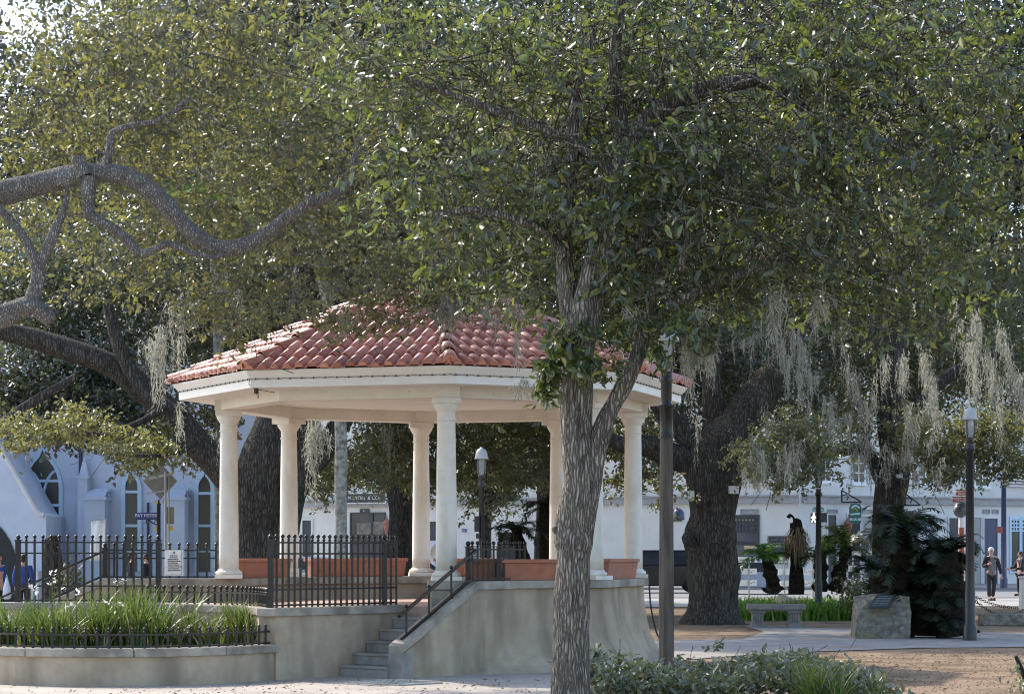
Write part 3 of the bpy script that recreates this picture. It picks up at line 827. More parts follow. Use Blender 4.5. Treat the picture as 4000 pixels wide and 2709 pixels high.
fence('low_iron_fence', 'low curved black iron fence on the coping of the front flower bed', [p + Vector((0, 0, 0.463)) for p in PLP[1:34]], 0.25, 0.146, (0.02, 0.165), (0.0,), ball=0.02, group='low iron fences')
# drain grate in the paving
gr = thing('drain_grate', 'flat diamond-set metal drain grate in the paving before the steps', 'drain grate', (WX(1540, 29.0), 28.9, 0))
c = Vector((WX(1540, 29.0), 28.95, 0.004))
mb = MB()
q = [c + Vector((-.6, 0.1, 0)), c + Vector((0.1, -.55, 0)), c + Vector((.6, -0.05, 0)), c + Vector((-.1, .55, 0))]
for i in range(4): mb.bar(q[i] + Vector((0, 0, .012)), q[(i + 1) % 4] + Vector((0, 0, .012)), 0.035, 0.018)
mb.build('frame', M['steel'], gr)
mb = MB()
for i in range(1, 9):
    mb.bar(q[0].lerp(q[1], i / 9) + Vector((0, 0, .01)), q[3].lerp(q[2], i / 9) + Vector((0, 0, .01)), 0.03, 0.012)
mb.build('bar_grid', M['steel'], gr)
mb = MB(); mb.add([p + Vector((0, 0, 0.0015)) for p in q], [(0, 1, 2, 3)]); mb.build('pit_dark', M['ink'], gr)  # flat black sheet; the dark below the bars is only colour
# ================================================================== trees and plants
def leaf_verts(rng, pos, length, width, up=0.75, droop=0.25, fold=0.35):
    """6-vertex folded leaves; returns (N*6,3), (N*2,4)"""
    n = len(pos)
    nrm = rng.normal(size=(n, 3)); nrm /= np.linalg.norm(nrm, axis=1, keepdims=True)
    face = np.array([-0.38, -0.42, 0.82]) / 1.0
    nrm = nrm * (1 - up) + face * up; nrm /= np.linalg.norm(nrm, axis=1, keepdims=True)
    ax = rng.normal(size=(n, 3)); ax[:, 2] -= droop * 2
    ax -= nrm * np.sum(ax * nrm, axis=1, keepdims=True); ax /= np.linalg.norm(ax, axis=1, keepdims=True) + 1e-9
    sd = np.cross(nrm, ax)
    L = length * rng.uniform(0.5, 1.35, size=(n, 1)); Wd = width * (L / length) ** .7 * rng.uniform(0.75, 1.2, size=(n, 1))
    f = fold * rng.uniform(0.2, 1.4, size=(n, 1))
    b = pos; tip = pos + ax * L - nrm * L * 0.18 * rng.uniform(0, 1.6, size=(n, 1))
    l1 = pos + ax * L * 0.30 + sd * Wd * 0.5 + nrm * Wd * f * 0.5
    l2 = pos + ax * L * 0.68 + sd * Wd * 0.42 + nrm * Wd * f * 0.4
    r1 = pos + ax * L * 0.30 - sd * Wd * 0.5 + nrm * Wd * f * 0.5
    r2 = pos + ax * L * 0.68 - sd * Wd * 0.42 + nrm * Wd * f * 0.4
    v = np.stack([b, l1, l2, tip, r2, r1], axis=1).reshape(-1, 3)
    i = (np.arange(n) * 6)[:, None]
    fs = np.concatenate([i + np.array([0, 3, 2, 1]), i + np.array([0, 5, 4, 3])], axis=1).reshape(-1, 4)
    return v, fs

SEG = []
def sprigs(root, mat, r):
    A, B = SEG[0]
    n = len(A); d = B - A; s = np.cross(d, [0.3, 0.2, 0.9]); s /= np.linalg.norm(s, axis=1, keepdims=True) + 1e-9
    t = np.cross(d, s); t /= np.linalg.norm(t, axis=1, keepdims=True) + 1e-9
    V = np.stack([P + (s * math.cos(a) + t * math.sin(a)) * q for P, q in ((A, r), (B, r * .4)) for a in (0, 2.094, 4.189)], 1).reshape(-1, 3)
    k = (np.arange(n) * 6)[:, None]
    F = np.concatenate([k + np.array(q) for q in ((0, 1, 4, 3), (1, 2, 5, 4), (2, 0, 3, 5))], 1).reshape(-1, 4)
    np_mesh('sprigs', V, F, mat, root)
def crown_points(rng, blobs, n, clus, sig):
    """blobs: (px,py,Y,rx_px,ry_px,rdepth_m,weight) -> leaf positions, cluster centres"""
    w = np.array([b[6] * b[3] * b[4] for b in blobs], float); w /= w.sum()
    cen = []
    cn = rng.choice(len(blobs), size=clus, p=w)
    for k in cn:
        px, py, Y, rx, ry, rd, _ = blobs[k]
        while True:
            q = rng.uniform(-1, 1, 3)
            if q @ q <= 1: break
        c = W(px, py, Y)
        cen.append((c.x + q[0] * rx * Y / FPX, c.y + q[1] * rd, c.z + q[2] * ry * Y / FPX))
    cen = np.array(cen)
    pick = rng.integers(0, clus, n)
    if sig < 0.3:      # leaves sit along short twigs that fan out from each clump
        nt = 5
        d = rng.normal(size=(clus, nt, 3)); d[:, :, 2] = d[:, :, 2] * .6 - .15; d /= np.linalg.norm(d, axis=2, keepdims=True)
        Lt = sig * rng.uniform(1.3, 3.2, size=(clus, nt, 1))
        SEG.clear(); SEG.append((np.repeat(cen, nt, 0), (cen[:, None, :] + d * Lt).reshape(-1, 3)))
        k = rng.integers(0, nt, n); u = rng.uniform(0.12, 1.05, size=(n, 1)) ** .8
        pos = cen[pick] + d[pick, k] * Lt[pick, k] * u + rng.normal(size=(n, 3)) * sig * .13
        return pos, cen
    s = sig * rng.uniform(0.5, 1.5, size=(clus, 1))
    st = rng.uniform(0.6, 1.6, size=(clus, 3)); st[:, 2] *= 0.8
    pos = cen[pick] + rng.normal(size=(n, 3)) * (s * st)[pick]
    return pos, cen

def crown(root, blobs, n, clus, sig, length, width, mat, seed, up=0.75, droop=0.25, name='crown'):
    rng = np.random.default_rng(seed)
    pos, cen = crown_points(rng, blobs, n, clus, sig)
    v, f = leaf_verts(rng, pos, length, width, up, droop)
    np_mesh(name, v, f, mat, root)
    return cen

def twigs(root, cen, mat, seed, frac=1.0, length=0.8, r=0.008, toward=None):
    """thin bent twigs reaching each leaf clump; three-sided, one mesh"""
    rng = np.random.default_rng(seed)
    V, F = [], []
    k = 0
    for c in cen:
        if rng.random() > frac: continue
        d = rng.normal(size=3); d[2] = d[2] * 0.5 + 0.15
        if toward is not None:
            t = np.array(toward) - c; d = d * 0.8 + t / (np.linalg.norm(t) + 1e-6) * 1.0
        d /= np.linalg.norm(d)
        L = length * rng.uniform(0.5, 1.5)
        b = rng.normal(size=3) * 0.18 * L
        pts = [c - d * 0.15 * L, c + d * 0.35 * L + b, c + d * 0.7 * L + b * 0.4, c + d * L]
        rad = [r * 0.35, r * 0.6, r * 0.85, r * 1.2]
        s = np.cross(d, [0.3, 0.2, 0.9]); s /= np.linalg.norm(s) + 1e-9; t2 = np.cross(d, s)
        for p, q in zip(pts, rad):
            for a in (0, 2.094, 4.189):
                V.append(p + (s * math.cos(a) + t2 * math.sin(a)) * q)
        for i in range(3):
            for j in range(3):
                F.append((k + i * 3 + j, k + i * 3 + (j + 1) % 3, k + (i + 1) * 3 + (j + 1) % 3, k + (i + 1) * 3 + j))
        k += 12
    if V: np_mesh('twigs', np.array(V), np.array(F), mat, root)

def spl(pts, n=5):
    """smooth a list of (Vector, radius)"""
    out_p, out_r = [], []
    m = len(pts)
    for i in range(m - 1):
        p0, p1, p2, p3 = pts[max(i - 1, 0)][0], pts[i][0], pts[i + 1][0], pts[min(i + 2, m - 1)][0]
        for j in range(n):
            t = j / n
            out_p.append(0.5 * (2 * p1 + (p2 - p0) * t + (2 * p0 - 5 * p1 + 4 * p2 - p3) * t * t + (3 * p1 - p0 - 3 * p2 + p3) * t ** 3))
            out_r.append(pts[i][1] * (1 - t) + pts[i + 1][1] * t)
    out_p.append(pts[-1][0]); out_r.append(pts[-1][1])
    return out_p, out_r
def limb(mb, lst, Y, n=14, lump=0.10, dY=0.0, rng=None):
    """lst of (px,py,width_px[,Y]) -> lumpy tapering limb"""
    pts = []
    for i, q in enumerate(lst):
        y = q[3] if len(q) > 3 else Y + dY * i
        pts.append((W(q[0], q[1], y), q[2] * y / FPX / 2))
    p, r = spl(pts)
    rg = rng or random.Random(int(lst[0][0] * 7 + lst[0][1]))
    m = len(p)
    # coherent lumps: low-frequency radius noise
    ph = [rg.uniform(0, 6.28) for _ in range(6)]
    pp = [Vector(q) for q in p]
    vs = []
    x = None
    for i in range(m):
        t = (pp[min(i + 1, m - 1)] - pp[max(i - 1, 0)]).normalized()
        if x is None:
            up = Vector((0, 1, 0)) if abs(t.y) < 0.9 else Vector((1, 0, 0))
            x = t.cross(up).normalized()
        x = (x - t * x.dot(t)).normalized(); yv = t.cross(x)
        for k in range(n):
            a = 2 * math.pi * k / n
            rr = r[i] * (1 + lump * (0.5 * math.sin(2 * a + ph[0] + i * 0.33) + 0.35 * math.sin(3 * a + ph[1] - i * 0.21) + 0.4 * math.sin(i * 0.7 + ph[2]) + 0.4 * (rg.random() - 0.5)))
            vs.append(pp[i] + x * (rr * math.cos(a)) + yv * (rr * math.sin(a)))
    fs = []
    for i in range(m - 1):
        for k in range(n):
            k2 = (k + 1) % n
            fs.append((i * n + k, i * n + k2, (i + 1) * n + k2, (i + 1) * n + k))
    mb.add(vs, fs, True)
    mb.add(vs[-n:], [tuple(range(n))])
    return pp

def moss(root, beards, seed, dens=1.0, w=0.016):
    """beards: (px, py_top, length_px, width_px, Y, strands) -> hanging strands of thin ribbons"""
    rng = np.random.default_rng(seed)
    P = []; 
    V, F = [], []; k = 0
    for px, py, lp, wp, Y, ns in beards:
        ns = int(ns * dens * .8)
        for s in range(ns):
            a = rng.normal() * 0.36
            x0 = WX(px + a * wp, Y); z0 = WZ(py + rng.uniform(-0.05, 0.30) * lp, Y)
            y0 = Y + rng.normal() * 0.12
            L = lp * Y / FPX * rng.uniform(0.25, 1.0) * (1 - min(0.6, abs(a)))
            segs = max(4, int(L / 0.07))
            x, y = x0, y0
            ph = rng.uniform(0, 6.28); wd = w * rng.uniform(0.5, 1.3)
            dr = rng.normal() * 0.010
            xs = [x]; ys = [y]
            for i in range(segs + 1):
                t = i / segs
                x += dr + rng.normal() * 0.016 - (x - x0) * 0.10; y += rng.normal() * 0.012
                zz = z0 - L * t
                an = ph + i * 1.3
                hx, hy = math.cos(an) * wd * (1.1 - 0.8 * t) * 0.5, math.sin(an) * wd * (1.1 - 0.8 * t) * 0.5
                V.append((x - hx, y - hy, zz + rng.normal() * 0.012)); V.append((x + hx, y + hy, zz))
                if i: F.append((k - 2, k - 1, k + 1, k))
                k += 2
                xs.append(x); ys.append(y)
            # side curls
            for q in range(segs):
                t = rng.random() ** 1.2; ii = int(t * segs); cx, cy, cz = xs[ii], ys[ii], z0 - L * t
                sc = 1.15 - 0.8 * t
                ex, ey, ez = cx + rng.normal() * 0.07 * sc, cy + rng.normal() * 0.06 * sc, cz - rng.uniform(0.0, 0.10)
                V += [(cx, cy, cz), (cx + 0.008, cy, cz + 0.008), (ex + .003, ey, ez), (ex - 0.005, ey, ez)]
                F.append((k, k + 1, k + 2, k + 3)); k += 4
    if V: return np_mesh('hanging_moss', np.array(V), np.array(F), M['moss'], root)

# ---- near forked tree
YN = 22.0
near = thing('forked_oak', 'grey forked oak trunk standing in front of the bandstand, dark broad leaves above', 'tree', (WX(2228, YN), YN, 0))
mb = MB()
limb(mb, [(2228, 2900, 180), (2228, 2810, 160), (2228, 2600, 144), (2230, 2400, 142), (2240, 2200, 136), (2243, 2120, 150), (2238, 2060, 142), (2258, 1960, 142), (2265, 1860, 135), (2254, 1740, 125), (2250, 1600, 127), (2255, 1450, 127), (2275, 1300, 122), (2300, 1180, 122), (2330, 1050, 114), (2370, 900, 106), (2410, 760, 99), (2440, 640, 91), (2500, 520, 84), (2580, 430, 76), (2680, 370, 68), (2800, 335, 61), (2950, 310, 53), (3120, 230, 42), (3250, 140, 30)], YN, 24, 0.07)
limb(mb, [(2280, 2120, 70), (2296, 2000, 82), (2308, 1880, 84), (2328, 1760, 80), (2364, 1640, 74), (2415, 1545, 68), (2466, 1450, 62), (2505, 1350, 54), (2532, 1240, 44, 22), (2556, 1110, 34, 22), (2600, 940, 22, 22)], YN - .02, 18, 0.12)
limb(mb, [(2262, 1420, 90), (2235, 1250, 84), (2216, 1120, 76), (2205, 980, 68), (2215, 800, 60), (2238, 600, 50), (2245, 400, 40), (2300, 200, 28), (2350, 0, 18)], YN + 0.1, 14, 0.08)
limb(mb, [(2345, 1080, 60), (2440, 1000, 44), (2530, 900, 36), (2550, 700, 30), (2560, 500, 22)], YN - 0.1, 10, 0.1)
limb(mb, [(2210, 1000, 50), (2120, 900, 40), (1990, 850, 32), (1850, 820, 24), (1700, 840, 16)], YN, 8, 0.1)
limb(mb, [(2420, 700, 50), (2250, 560, 40), (2050, 480, 34), (1850, 400, 26), (1650, 330, 18), (1450, 250, 12)], YN, 8, 0.1)
limb(mb, [(2950, 310, 60), (3060, 330, 50), (3200, 300, 42), (3330, 190, 30)], YN, 9, 0.1)
limb(mb, [(3040, 330, 46), (3140, 420, 40), (3180, 560, 34), (3220, 700, 26), (3300, 800, 18)], YN, 9, 0.1)
limb(mb, [(3230, 270, 40), (3400, 250, 36), (3540, 330, 30), (3650, 480, 22), (3800, 560, 14)], YN, 8, 0.1)
limb(mb, [(2600, 1200, 44), (2760, 1120, 36), (2930, 1060, 30), (3150, 1000, 22), (3400, 1010, 14)], YN - 0.2, 8, 0.1)
limb(mb, [(2660, 1060, 36), (2680, 900, 28), (2660, 740, 22), (2700, 560, 14)], YN - 0.4, 8, 0.1)
limb(mb, [(2440, 600, 70), (2420, 420, 58), (2400, 240, 48), (2420, 60, 40), (2450, -160, 26)], YN + 0.2, 10, 0.1)
limb(mb, [(2178, 2075, 30), (2170, 2065, 34), (2168, 2055, 20)], YN - 0.05, 8, 0.1)
mb.build('trunk', M['bark_near'], near)
nb = [(1420, 120, 22, 300, 200, 1.6, .45), (1330, 330, 22.5, 210, 150, 1.2, .5), (1750, 250, 22, 380, 320, 2.0, .8), (2300, 250, 21.5, 450, 380, 2.2, 1), (2900, 250, 21, 500, 380, 2.4, .9), (3500, 250, 21, 500, 400, 2.4, 1), (3850, 600, 21, 300, 450, 2.2, 1),
      (1600, 640, 22.3, 250, 170, 1.4, .6), (1800, 760, 22, 330, 260, 1.8, .8), (2050, 960, 22, 330, 200, 1.6, .9), (2350, 820, 21.5, 380, 300, 1.8, .8), (2000, 1130, 22, 170, 70, 0.9, .7),
      (2450, 1080, 21.6, 300, 150, 1.4, 1), (2650, 1120, 21.5, 280, 200, 1.4, 1), (2900, 760, 21, 420, 350, 2.2, 1.0), (3350, 800, 21, 430, 340, 2.2, 1.1), (3250, 1120, 21.3, 380, 150, 1.5, 1), (3650, 1130, 21, 300, 150, 1.5, 1.1),
      (2300, 1270, 21.6, 190, 90, .9, 1.0), (2480, 1290, 21.6, 150, 90, .9, 1), (3520, 1270, 21, 150, 80, .8, .9), (2850, 1150, 21.4, 200, 120, 1.2, .9), (1700, 1000, 22.4, 120, 130, .9, .5), (1480, 860, 22.6, 110, 120, .8, .4)]
nb = [(x, y, Y + .9, rx, ry, rd * .8, w) for x, y, Y, rx, ry, rd, w in nb]
cen = crown(near, nb, 17500, 900, 0.15, 0.115, 0.046, M['leaf_near'], 11, 0.30, 0.35)
sprigs(near, M['bark_near'], .006)
sp = [(2150, 1440, 21.6, 65, 55, .25, 1), (2130, 1490, 21.6, 40, 40, .2, 1), (2290, 1400, 21.5, 80, 60, .4, 1), (2380, 1450, 21.7, 40, 70, .3, .7), (2560, 1390, 21.7, 60, 60, .4, .8), (2180, 1310, 21.6, 90, 60, .4, 1), (2720, 1300, 21.5, 70, 60, .4, .8)]
crown(near, sp, 900, 40, 0.07, 0.11, 0.046, M['leaf_near'], 12, 0.30, 0.6, name='low_sprays')
cen3 = crown(near, [(2300, 850, 21.4, 130, 130, .3, .8), (2500, 720, 21.4, 160, 140, .3, .8), (2260, 1310, 21.6, 130, 60, .3, 1), (2540, 1280, 21.6, 120, 60, .3, 1), (2620, 560, 21.3, 200, 120, .3, .8), (2440, 1130, 21.5, 110, 60, .3, .8)], 800, 60, 0.11, 0.115, 0.048, M['leaf_near'], 15, 0.30, 0.45, name='front_sprays')
twigs(near, cen3, M['bark_near'], 16, 0.7, 0.5, 0.006)
twigs(near, cen, M['bark_near'], 13, 0.8, 1.0, 0.010, toward=W(2450, 500, 22))
near_moss = [(3020, 1120, 260, 60, 21.5, 26), (3200, 1120, 220, 70, 21.5, 26), (2750, 1180, 180, 50, 21.5, 16), (2470, 1190, 90, 60, 21.6, 10)]

# ---- left oak: trunk off to the left, the long bent limb crosses the picture
YL = 26.0
left = thing('leaning_oak', 'oak with a long sagging bare limb and small sunlit yellow-green leaves, upper left', 'tree', (-9.6, 26.5, 0))
mb = MB()
limb(mb, [(-1340, 2730, 284), (-1330, 2500, 215), (-1300, 2100, 185), (-1200, 1600, 176), (-1050, 1150, 163), (-800, 900, 138), (-500, 830, 120), (-200, 795, 105), (0, 755, 96), (150, 718, 89), (300, 684, 86), (420, 676, 79), (520, 702, 76), (610, 765, 72), (690, 845, 71), (760, 918, 69), (840, 968, 67), (940, 965, 64), (1040, 912, 57), (1140, 838, 50), (1250, 780, 43), (1340, 738, 36), (1375, 690, 22), (1382, 610, 14), (1420, 520, 9)], YL, 20, 0.09)
limb(mb, [(330, 690, 70), (312, 640, 60), (308, 612, 50)], YL - 0.1, 10, 0.15)
limb(mb, [(1215, 800, 36), (1208, 772, 34), (1206, 760, 30)], YL - 0.15, 8, 0.1)
limb(mb, [(350, 690, 61), (345, 780, 51), (352, 840, 48), (420, 880, 41), (490, 930, 39), (545, 988, 37), (600, 975, 31), (660, 952, 29), (740, 985, 24), (820, 1005, 17), (900, 990, 10)], YL - 0.1, 12, 0.09)
limb(mb, [(410, 660, 40), (430, 580, 34), (440, 520, 28), (520, 490, 26), (620, 470, 20), (740, 380, 12)], YL, 8, 0.1)
limb(mb, [(440, 540, 18), (425, 420, 14), (418, 330, 10), (430, 230, 6)], YL + 1.6, 7, 0.1)
limb(mb, [(620, 470, 14), (700, 430, 12), (760, 425, 9), (850, 480, 6)], YL, 6, 0.1)
limb(mb, [(-500, 1290, 110), (-200, 1270, 98), (0, 1235, 92), (80, 1205, 86), (130, 1195, 74), (170, 1225, 66), (200, 1255, 52)], YL - 0.2, 14, 0.12)
limb(mb, [(115, 1190, 60), (140, 1120, 56), (150, 1050, 52), (120, 980, 44), (80, 910, 38), (30, 850, 34), (-40, 780, 28)], YL - 0.2, 10, 0.12)
limb(mb, [(145, 1060, 46), (190, 960, 42), (220, 890, 40), (250, 820, 26), (270, 720, 16)], YL - 0.2, 8, 0.12)
mb.build('trunk', M['bark_limb'], left)
lb = [(330, 230, 29, 340, 210, 2.2, .8), (80, 480, 29, 250, 200, 2.0, .9), (640, 180, 29.5, 380, 260, 2.4, 1), (1080, 200, 30, 330, 300, 2.4, 1), (420, 520, 29, 420, 220, 2.2, 1.1), (850, 560, 29.5, 360, 280, 2.2, 1), (1250, 560, 30, 260, 330, 2.0, 1),
      (1500, 330, 30.5, 260, 300, 2, .8), (500, 850, 28.5, 380, 170, 1.8, 1), (1000, 880, 29, 330, 220, 1.8, 1), (1350, 930, 29.5, 230, 210, 1.6, 1), (620, 1060, 28.6, 330, 130, 1.2, 1), (950, 1150, 28.6, 200, 150, 1.1, 1), (1250, 1130, 28.8, 190, 110, 1.0, 1.1), (1600, 1050, 29.5, 260, 110, 1.2, .9), (1850, 900, 30.5, 250, 250, 1.8, .8), (2000, 500, 31, 350, 400, 2, .6),
      (150, 860, 28.5, 150, 110, 1.0, .6), (40, 1010, 28, 80, 90, .6, .5)]
cen = []
for q_, (Yq, nq, sd_) in enumerate(((27.2, 8500, 210), (29.6, 9500, 211), (32.2, 7000, 212))):
    bq = [(x + (q_ - 1) * 60, y + (40 if q_ == 0 else -30 * q_), Yq, rx, ry, .55, w) for x, y, Y, rx, ry, rd, w in lb if q_ < 2 or (x < 1300 and y < 900)]
    cen.append(crown(left, bq, nq, 620, 0.12, 0.092, 0.042, M['leaf_left'], sd_, 0.34, 0.25, name='crown' if q_ == 0 else 'crown_layer')); sprigs(left, M['bark_limb'], .005)
cen = np.concatenate(cen)
twigs(left, cen, M['bark_limb'], 23, 0.6, 0.8, 0.005)
sp = [(1020, 1260, 28.4, 90, 60, .4, 1), (900, 1300, 28.4, 60, 70, .4, .8), (1450, 1190, 28.6, 130, 60, .5, .9), (1560, 1240, 28.6, 130, 50, .5, .7), (1380, 1290, 28.4, 90, 60, .3, .55), (1250, 1230, 28.4, 60, 70, .3, .8), (1680, 1180, 28.7, 120, 60, .5, .9), (820, 1230, 28.5, 60, 60, .4, .7), (1800, 1160, 28.7, 120, 60, .5, .9), (2000, 1230, 28.6, 110, 60, .5, .7), (1560, 1095, 28.6, 170, 60, .5, 1), (1740, 1085, 28.6, 170, 60, .5, 1), (1930, 1110, 28.6, 150, 60, .5, 1), (1650, 1010, 28.8, 250, 70, .5, 1)]
cen = crown(left, sp, 4600, 170, 0.10, 0.078, 0.034, M['leaf_left'], 24, 0.30, 0.4, name='low_sprays')
twigs(left, cen, M['bark_limb'], 25, 1.0, 0.7, 0.006)
moss(left, [(700, 1150, 260, 90, 28.6, 40), (760, 1110, 210, 70, 28.6, 26), (860, 1060, 190, 40, 28.5, 22), (920, 1100, 200, 40, 28.5, 24), (1350, 1200, 150, 40, 28.3, 26), (1740, 1150, 210, 60, 28.3, 60), (1700, 1170, 120, 90, 28.3, 24), (1790, 1150, 180, 40, 28.3, 20), (1880, 1180, 110, 60, 28.3, 18), (2022, 1270, 280, 16, 28.4, 10), (2038, 1470, 90, 22, 28.4, 18), (1940, 1230, 130, 30, 28.4, 12), (2000, 1190, 120, 60, 28.4, 16)], 26)
moss(near, near_moss + [(2690, 1250, 320, 40, 21.8, 40), (2770, 1260, 240, 36, 21.8, 26)], 14)

# ---- great live oak behind the bandstand on the left
YB = 50.0
bl = thing('live_oak', 'dark live oak with a huge slanting limb between the church and the bandstand', 'tree', (WX(1030, YB), YB, 0))
mb = MB()
limb(mb, [(1010, 2490, 330), (1010, 2440, 250), (1008, 2350, 205), (1005, 2200, 175), (1003, 2080, 165), (1000, 1960, 190), (1010, 1860, 200), (1060, 1740, 180), (1090, 1600, 160), (1130, 1450, 140), (1180, 1250, 110), (1200, 1000, 80)], YB, 18, 0.10)
limb(mb, [(1030, 2200, 150), (1080, 2050, 170), (1130, 1900, 150), (1170, 1760, 140), (1190, 1620, 130), (1230, 1450, 110), (1290, 1200, 80)], YB + 0.3, 14, 0.1)
limb(mb, [(985, 1960, 150), (920, 1880, 140), (850, 1810, 125), (760, 1720, 118), (650, 1600, 110), (540, 1500, 104), (420, 1420, 98), (280, 1370, 88), (130, 1320, 78), (-50, 1280, 64)], YB, 14, 0.09)
limb(mb, [(1100, 2020, 110), (1190, 1850, 100), (1260, 1760, 92), (1340, 1640, 80), (1420, 1500, 64)], YB + 0.5, 12, 0.1)
limb(mb, [(700, 1640, 80), (560, 1520, 66), (470, 1360, 54), (420, 1180, 40)], YB - 0.5, 10, 0.1)
limb(mb, [(0, 1660, 50), (90, 1600, 46), (180, 1540, 40), (300, 1470, 30)], YB - 1, 9, 0.1)
limb(mb, [(640, 1590, 36, 49), (560, 1640, 28, 48), (420, 1690, 22, 47), (250, 1690, 16, 46), (90, 1710, 9, 46)], YB - 3, 7, 0.1)
limb(mb, [(760, 1730, 30, 49), (680, 1770, 20, 48), (560, 1780, 14, 46.5), (420, 1770, 8, 46)], YB - 3, 7, 0.1)
mb.build('trunk', M['bark_dark'], bl)
bb = [(100, 1200, 51, 260, 220, 3, 1), (450, 1200, 51, 320, 250, 3, 1), (820, 1200, 52, 280, 250, 3, 1), (150, 1480, 50, 260, 160, 2.5, .9), (560, 1430, 50, 200, 120, 2.0, .6), (800, 1480, 51, 170, 130, 2, .6), (1100, 1200, 53, 260, 260, 3, 1), (60, 1620, 49, 110, 70, 1.5, .8), (300, 1050, 53, 500, 250, 3, .8), (900, 900, 55, 500, 300, 3, .8), (650, 1700, 52, 90, 60, 1, .5)]
bb = [(x, y, Y + 4, rx, ry, min(rd, 2.2), w) for x, y, Y, rx, ry, rd, w in bb]
cen = crown(bl, bb, 46000, 900, 0.32, 0.14, 0.065, M['leaf_shade'], 31, 0.32, 0.25)
crown(bl, [(1500, 560, 52, 500, 300, 3, 1), (2100, 520, 52, 520, 300, 3, 1), (2650, 560, 52, 450, 300, 3, 1), (1300, 600, 48, 480, 280, 2, 1), (1900, 640, 47.5, 480, 280, 2, 1), (2500, 620, 47.5, 480, 280, 2, 1)], 34000, 620, 0.45, 0.19, 0.09, M['leaf_back'], 35, 0.35, 0.25, name='upper_crown')  # hidden upper boughs, added to shade the path and ground at right
rf = random.Random(77)
fr = []
for i in range(44):
    x = rf.uniform(20, 640)
    y = 1655 + 45 * math.sin(x * .013 + 1) + x * .10 + rf.uniform(-55, 60)
    fr.append((x, y, rf.uniform(45, 48.5), rf.uniform(28, 70), rf.uniform(18, 42), rf.uniform(.3, .8), rf.uniform(.5, 1.1)))
fr += [(820, 1610, 53, 60, 60, .8, .9), (870, 1660, 53, 60, 90, .8, .9), (740, 1760, 53, 60, 80, .8, .8), (700, 1820, 47, 40, 30, .4, .6), (800, 1700, 53, 40, 60, .6, .6)]
cen2 = crown(bl, fr, 6000, 300, 0.12, 0.11, 0.053, M['leaf_left'], 32, 0.32, 0.45, name='low_sprays')
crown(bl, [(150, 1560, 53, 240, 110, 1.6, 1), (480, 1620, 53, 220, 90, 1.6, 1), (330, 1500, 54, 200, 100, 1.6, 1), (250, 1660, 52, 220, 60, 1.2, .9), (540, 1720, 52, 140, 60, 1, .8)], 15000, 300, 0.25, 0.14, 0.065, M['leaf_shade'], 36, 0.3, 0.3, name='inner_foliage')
twigs(bl, cen2, M['bark_dark'], 33, 0.6, 0.7, 0.006)
moss(bl, [(620, 1270, 340, 60, 45, 50), (590, 1330, 200, 60, 45, 24), (690, 1320, 240, 30, 45, 16), (700, 1560, 240, 26, 46, 18), (1240, 1640, 260, 80, 47, 60), (1220, 1650, 330, 40, 47, 34), (870, 1680, 150, 40, 47, 14)], 34, w=0.02)

# ---- trees behind the bandstand
bm = thing('live_oak', 'live oak whose low sunlit boughs hang behind the bandstand columns', 'tree', (WX(1560, 70), 70, 0))
mb = MB(); limb(mb, [(1570, 2380, 150), (1560, 2200, 110), (1570, 2000, 95), (1540, 1800, 90), (1520, 1600, 80), (1500, 1300, 60), (1500, 1000, 40)], 70, 12, 0.1)
limb(mb, [(1540, 1820, 60), (1700, 1650, 50), (1900, 1550, 40), (2100, 1500, 30)], 70, 9, 0.1); mb.build('trunk', M['bark_dark'], bm)
cen = crown(bm, [(1600, 1780, 62, 130, 100, 2, .9), (1480, 1720, 62, 110, 100, 1.8, .9), (1620, 1660, 62, 170, 60, 2, 1), (1900, 1660, 63, 230, 90, 2.5, 1), (1850, 1800, 63, 140, 110, 2, .8), (2040, 1780, 62, 120, 120, 2, .8), (2100, 1660, 63, 160, 90, 2, .9), (1660, 1880, 62, 90, 60, 1.3, .7), (1340, 1830, 63, 110, 70, 1.5, .8), (1260, 1890, 63, 70, 60, 1, .7), (1900, 1930, 61, 60, 70, 1, .5), (2450, 1700, 63, 200, 140, 2, .7), (2440, 1880, 63, 120, 60, 1.2, .5)], 30000, 420, 0.26, 0.12, 0.058, M['leaf_back'], 41, 0.32, 0.3)
cen = crown(bm, [(1500, 1250, 62, 600, 330, 4, 1), (2200, 1250, 59, 600, 330, 4, 1), (1800, 800, 60, 900, 400, 4, 1)], 26000, 420, 0.5, 0.19, 0.09, M['leaf_back'], 42, 0.35, 0.3, name='upper_crown')
moss(bm, [(1520, 1640, 200, 40, 60, 26), (1260, 1650, 160, 30, 60, 10)], 43, w=0.022)

dm = thing('dark_tree', 'small dense dark tree behind the lamp post seen through the bandstand', 'tree', (WX(1900, 80), 80, 0))
mb = MB(); limb(mb, [(1900, 2340, 50), (1900, 2100, 40), (1905, 1900, 34), (1900, 1750, 24)], 80, 8, 0.1); mb.build('trunk', M['bark_dark'], dm)
crown(dm, [(1920, 1800, 80, 150, 150, 2, 1), (1480, 1830, 81, 130, 90, 1.6, .9), (1900, 1900, 80, 110, 60, 1.2, .8)], 12000, 150, 0.3, 0.15, 0.07, M['leaf_shade'], 45, 0.32, 0.2)

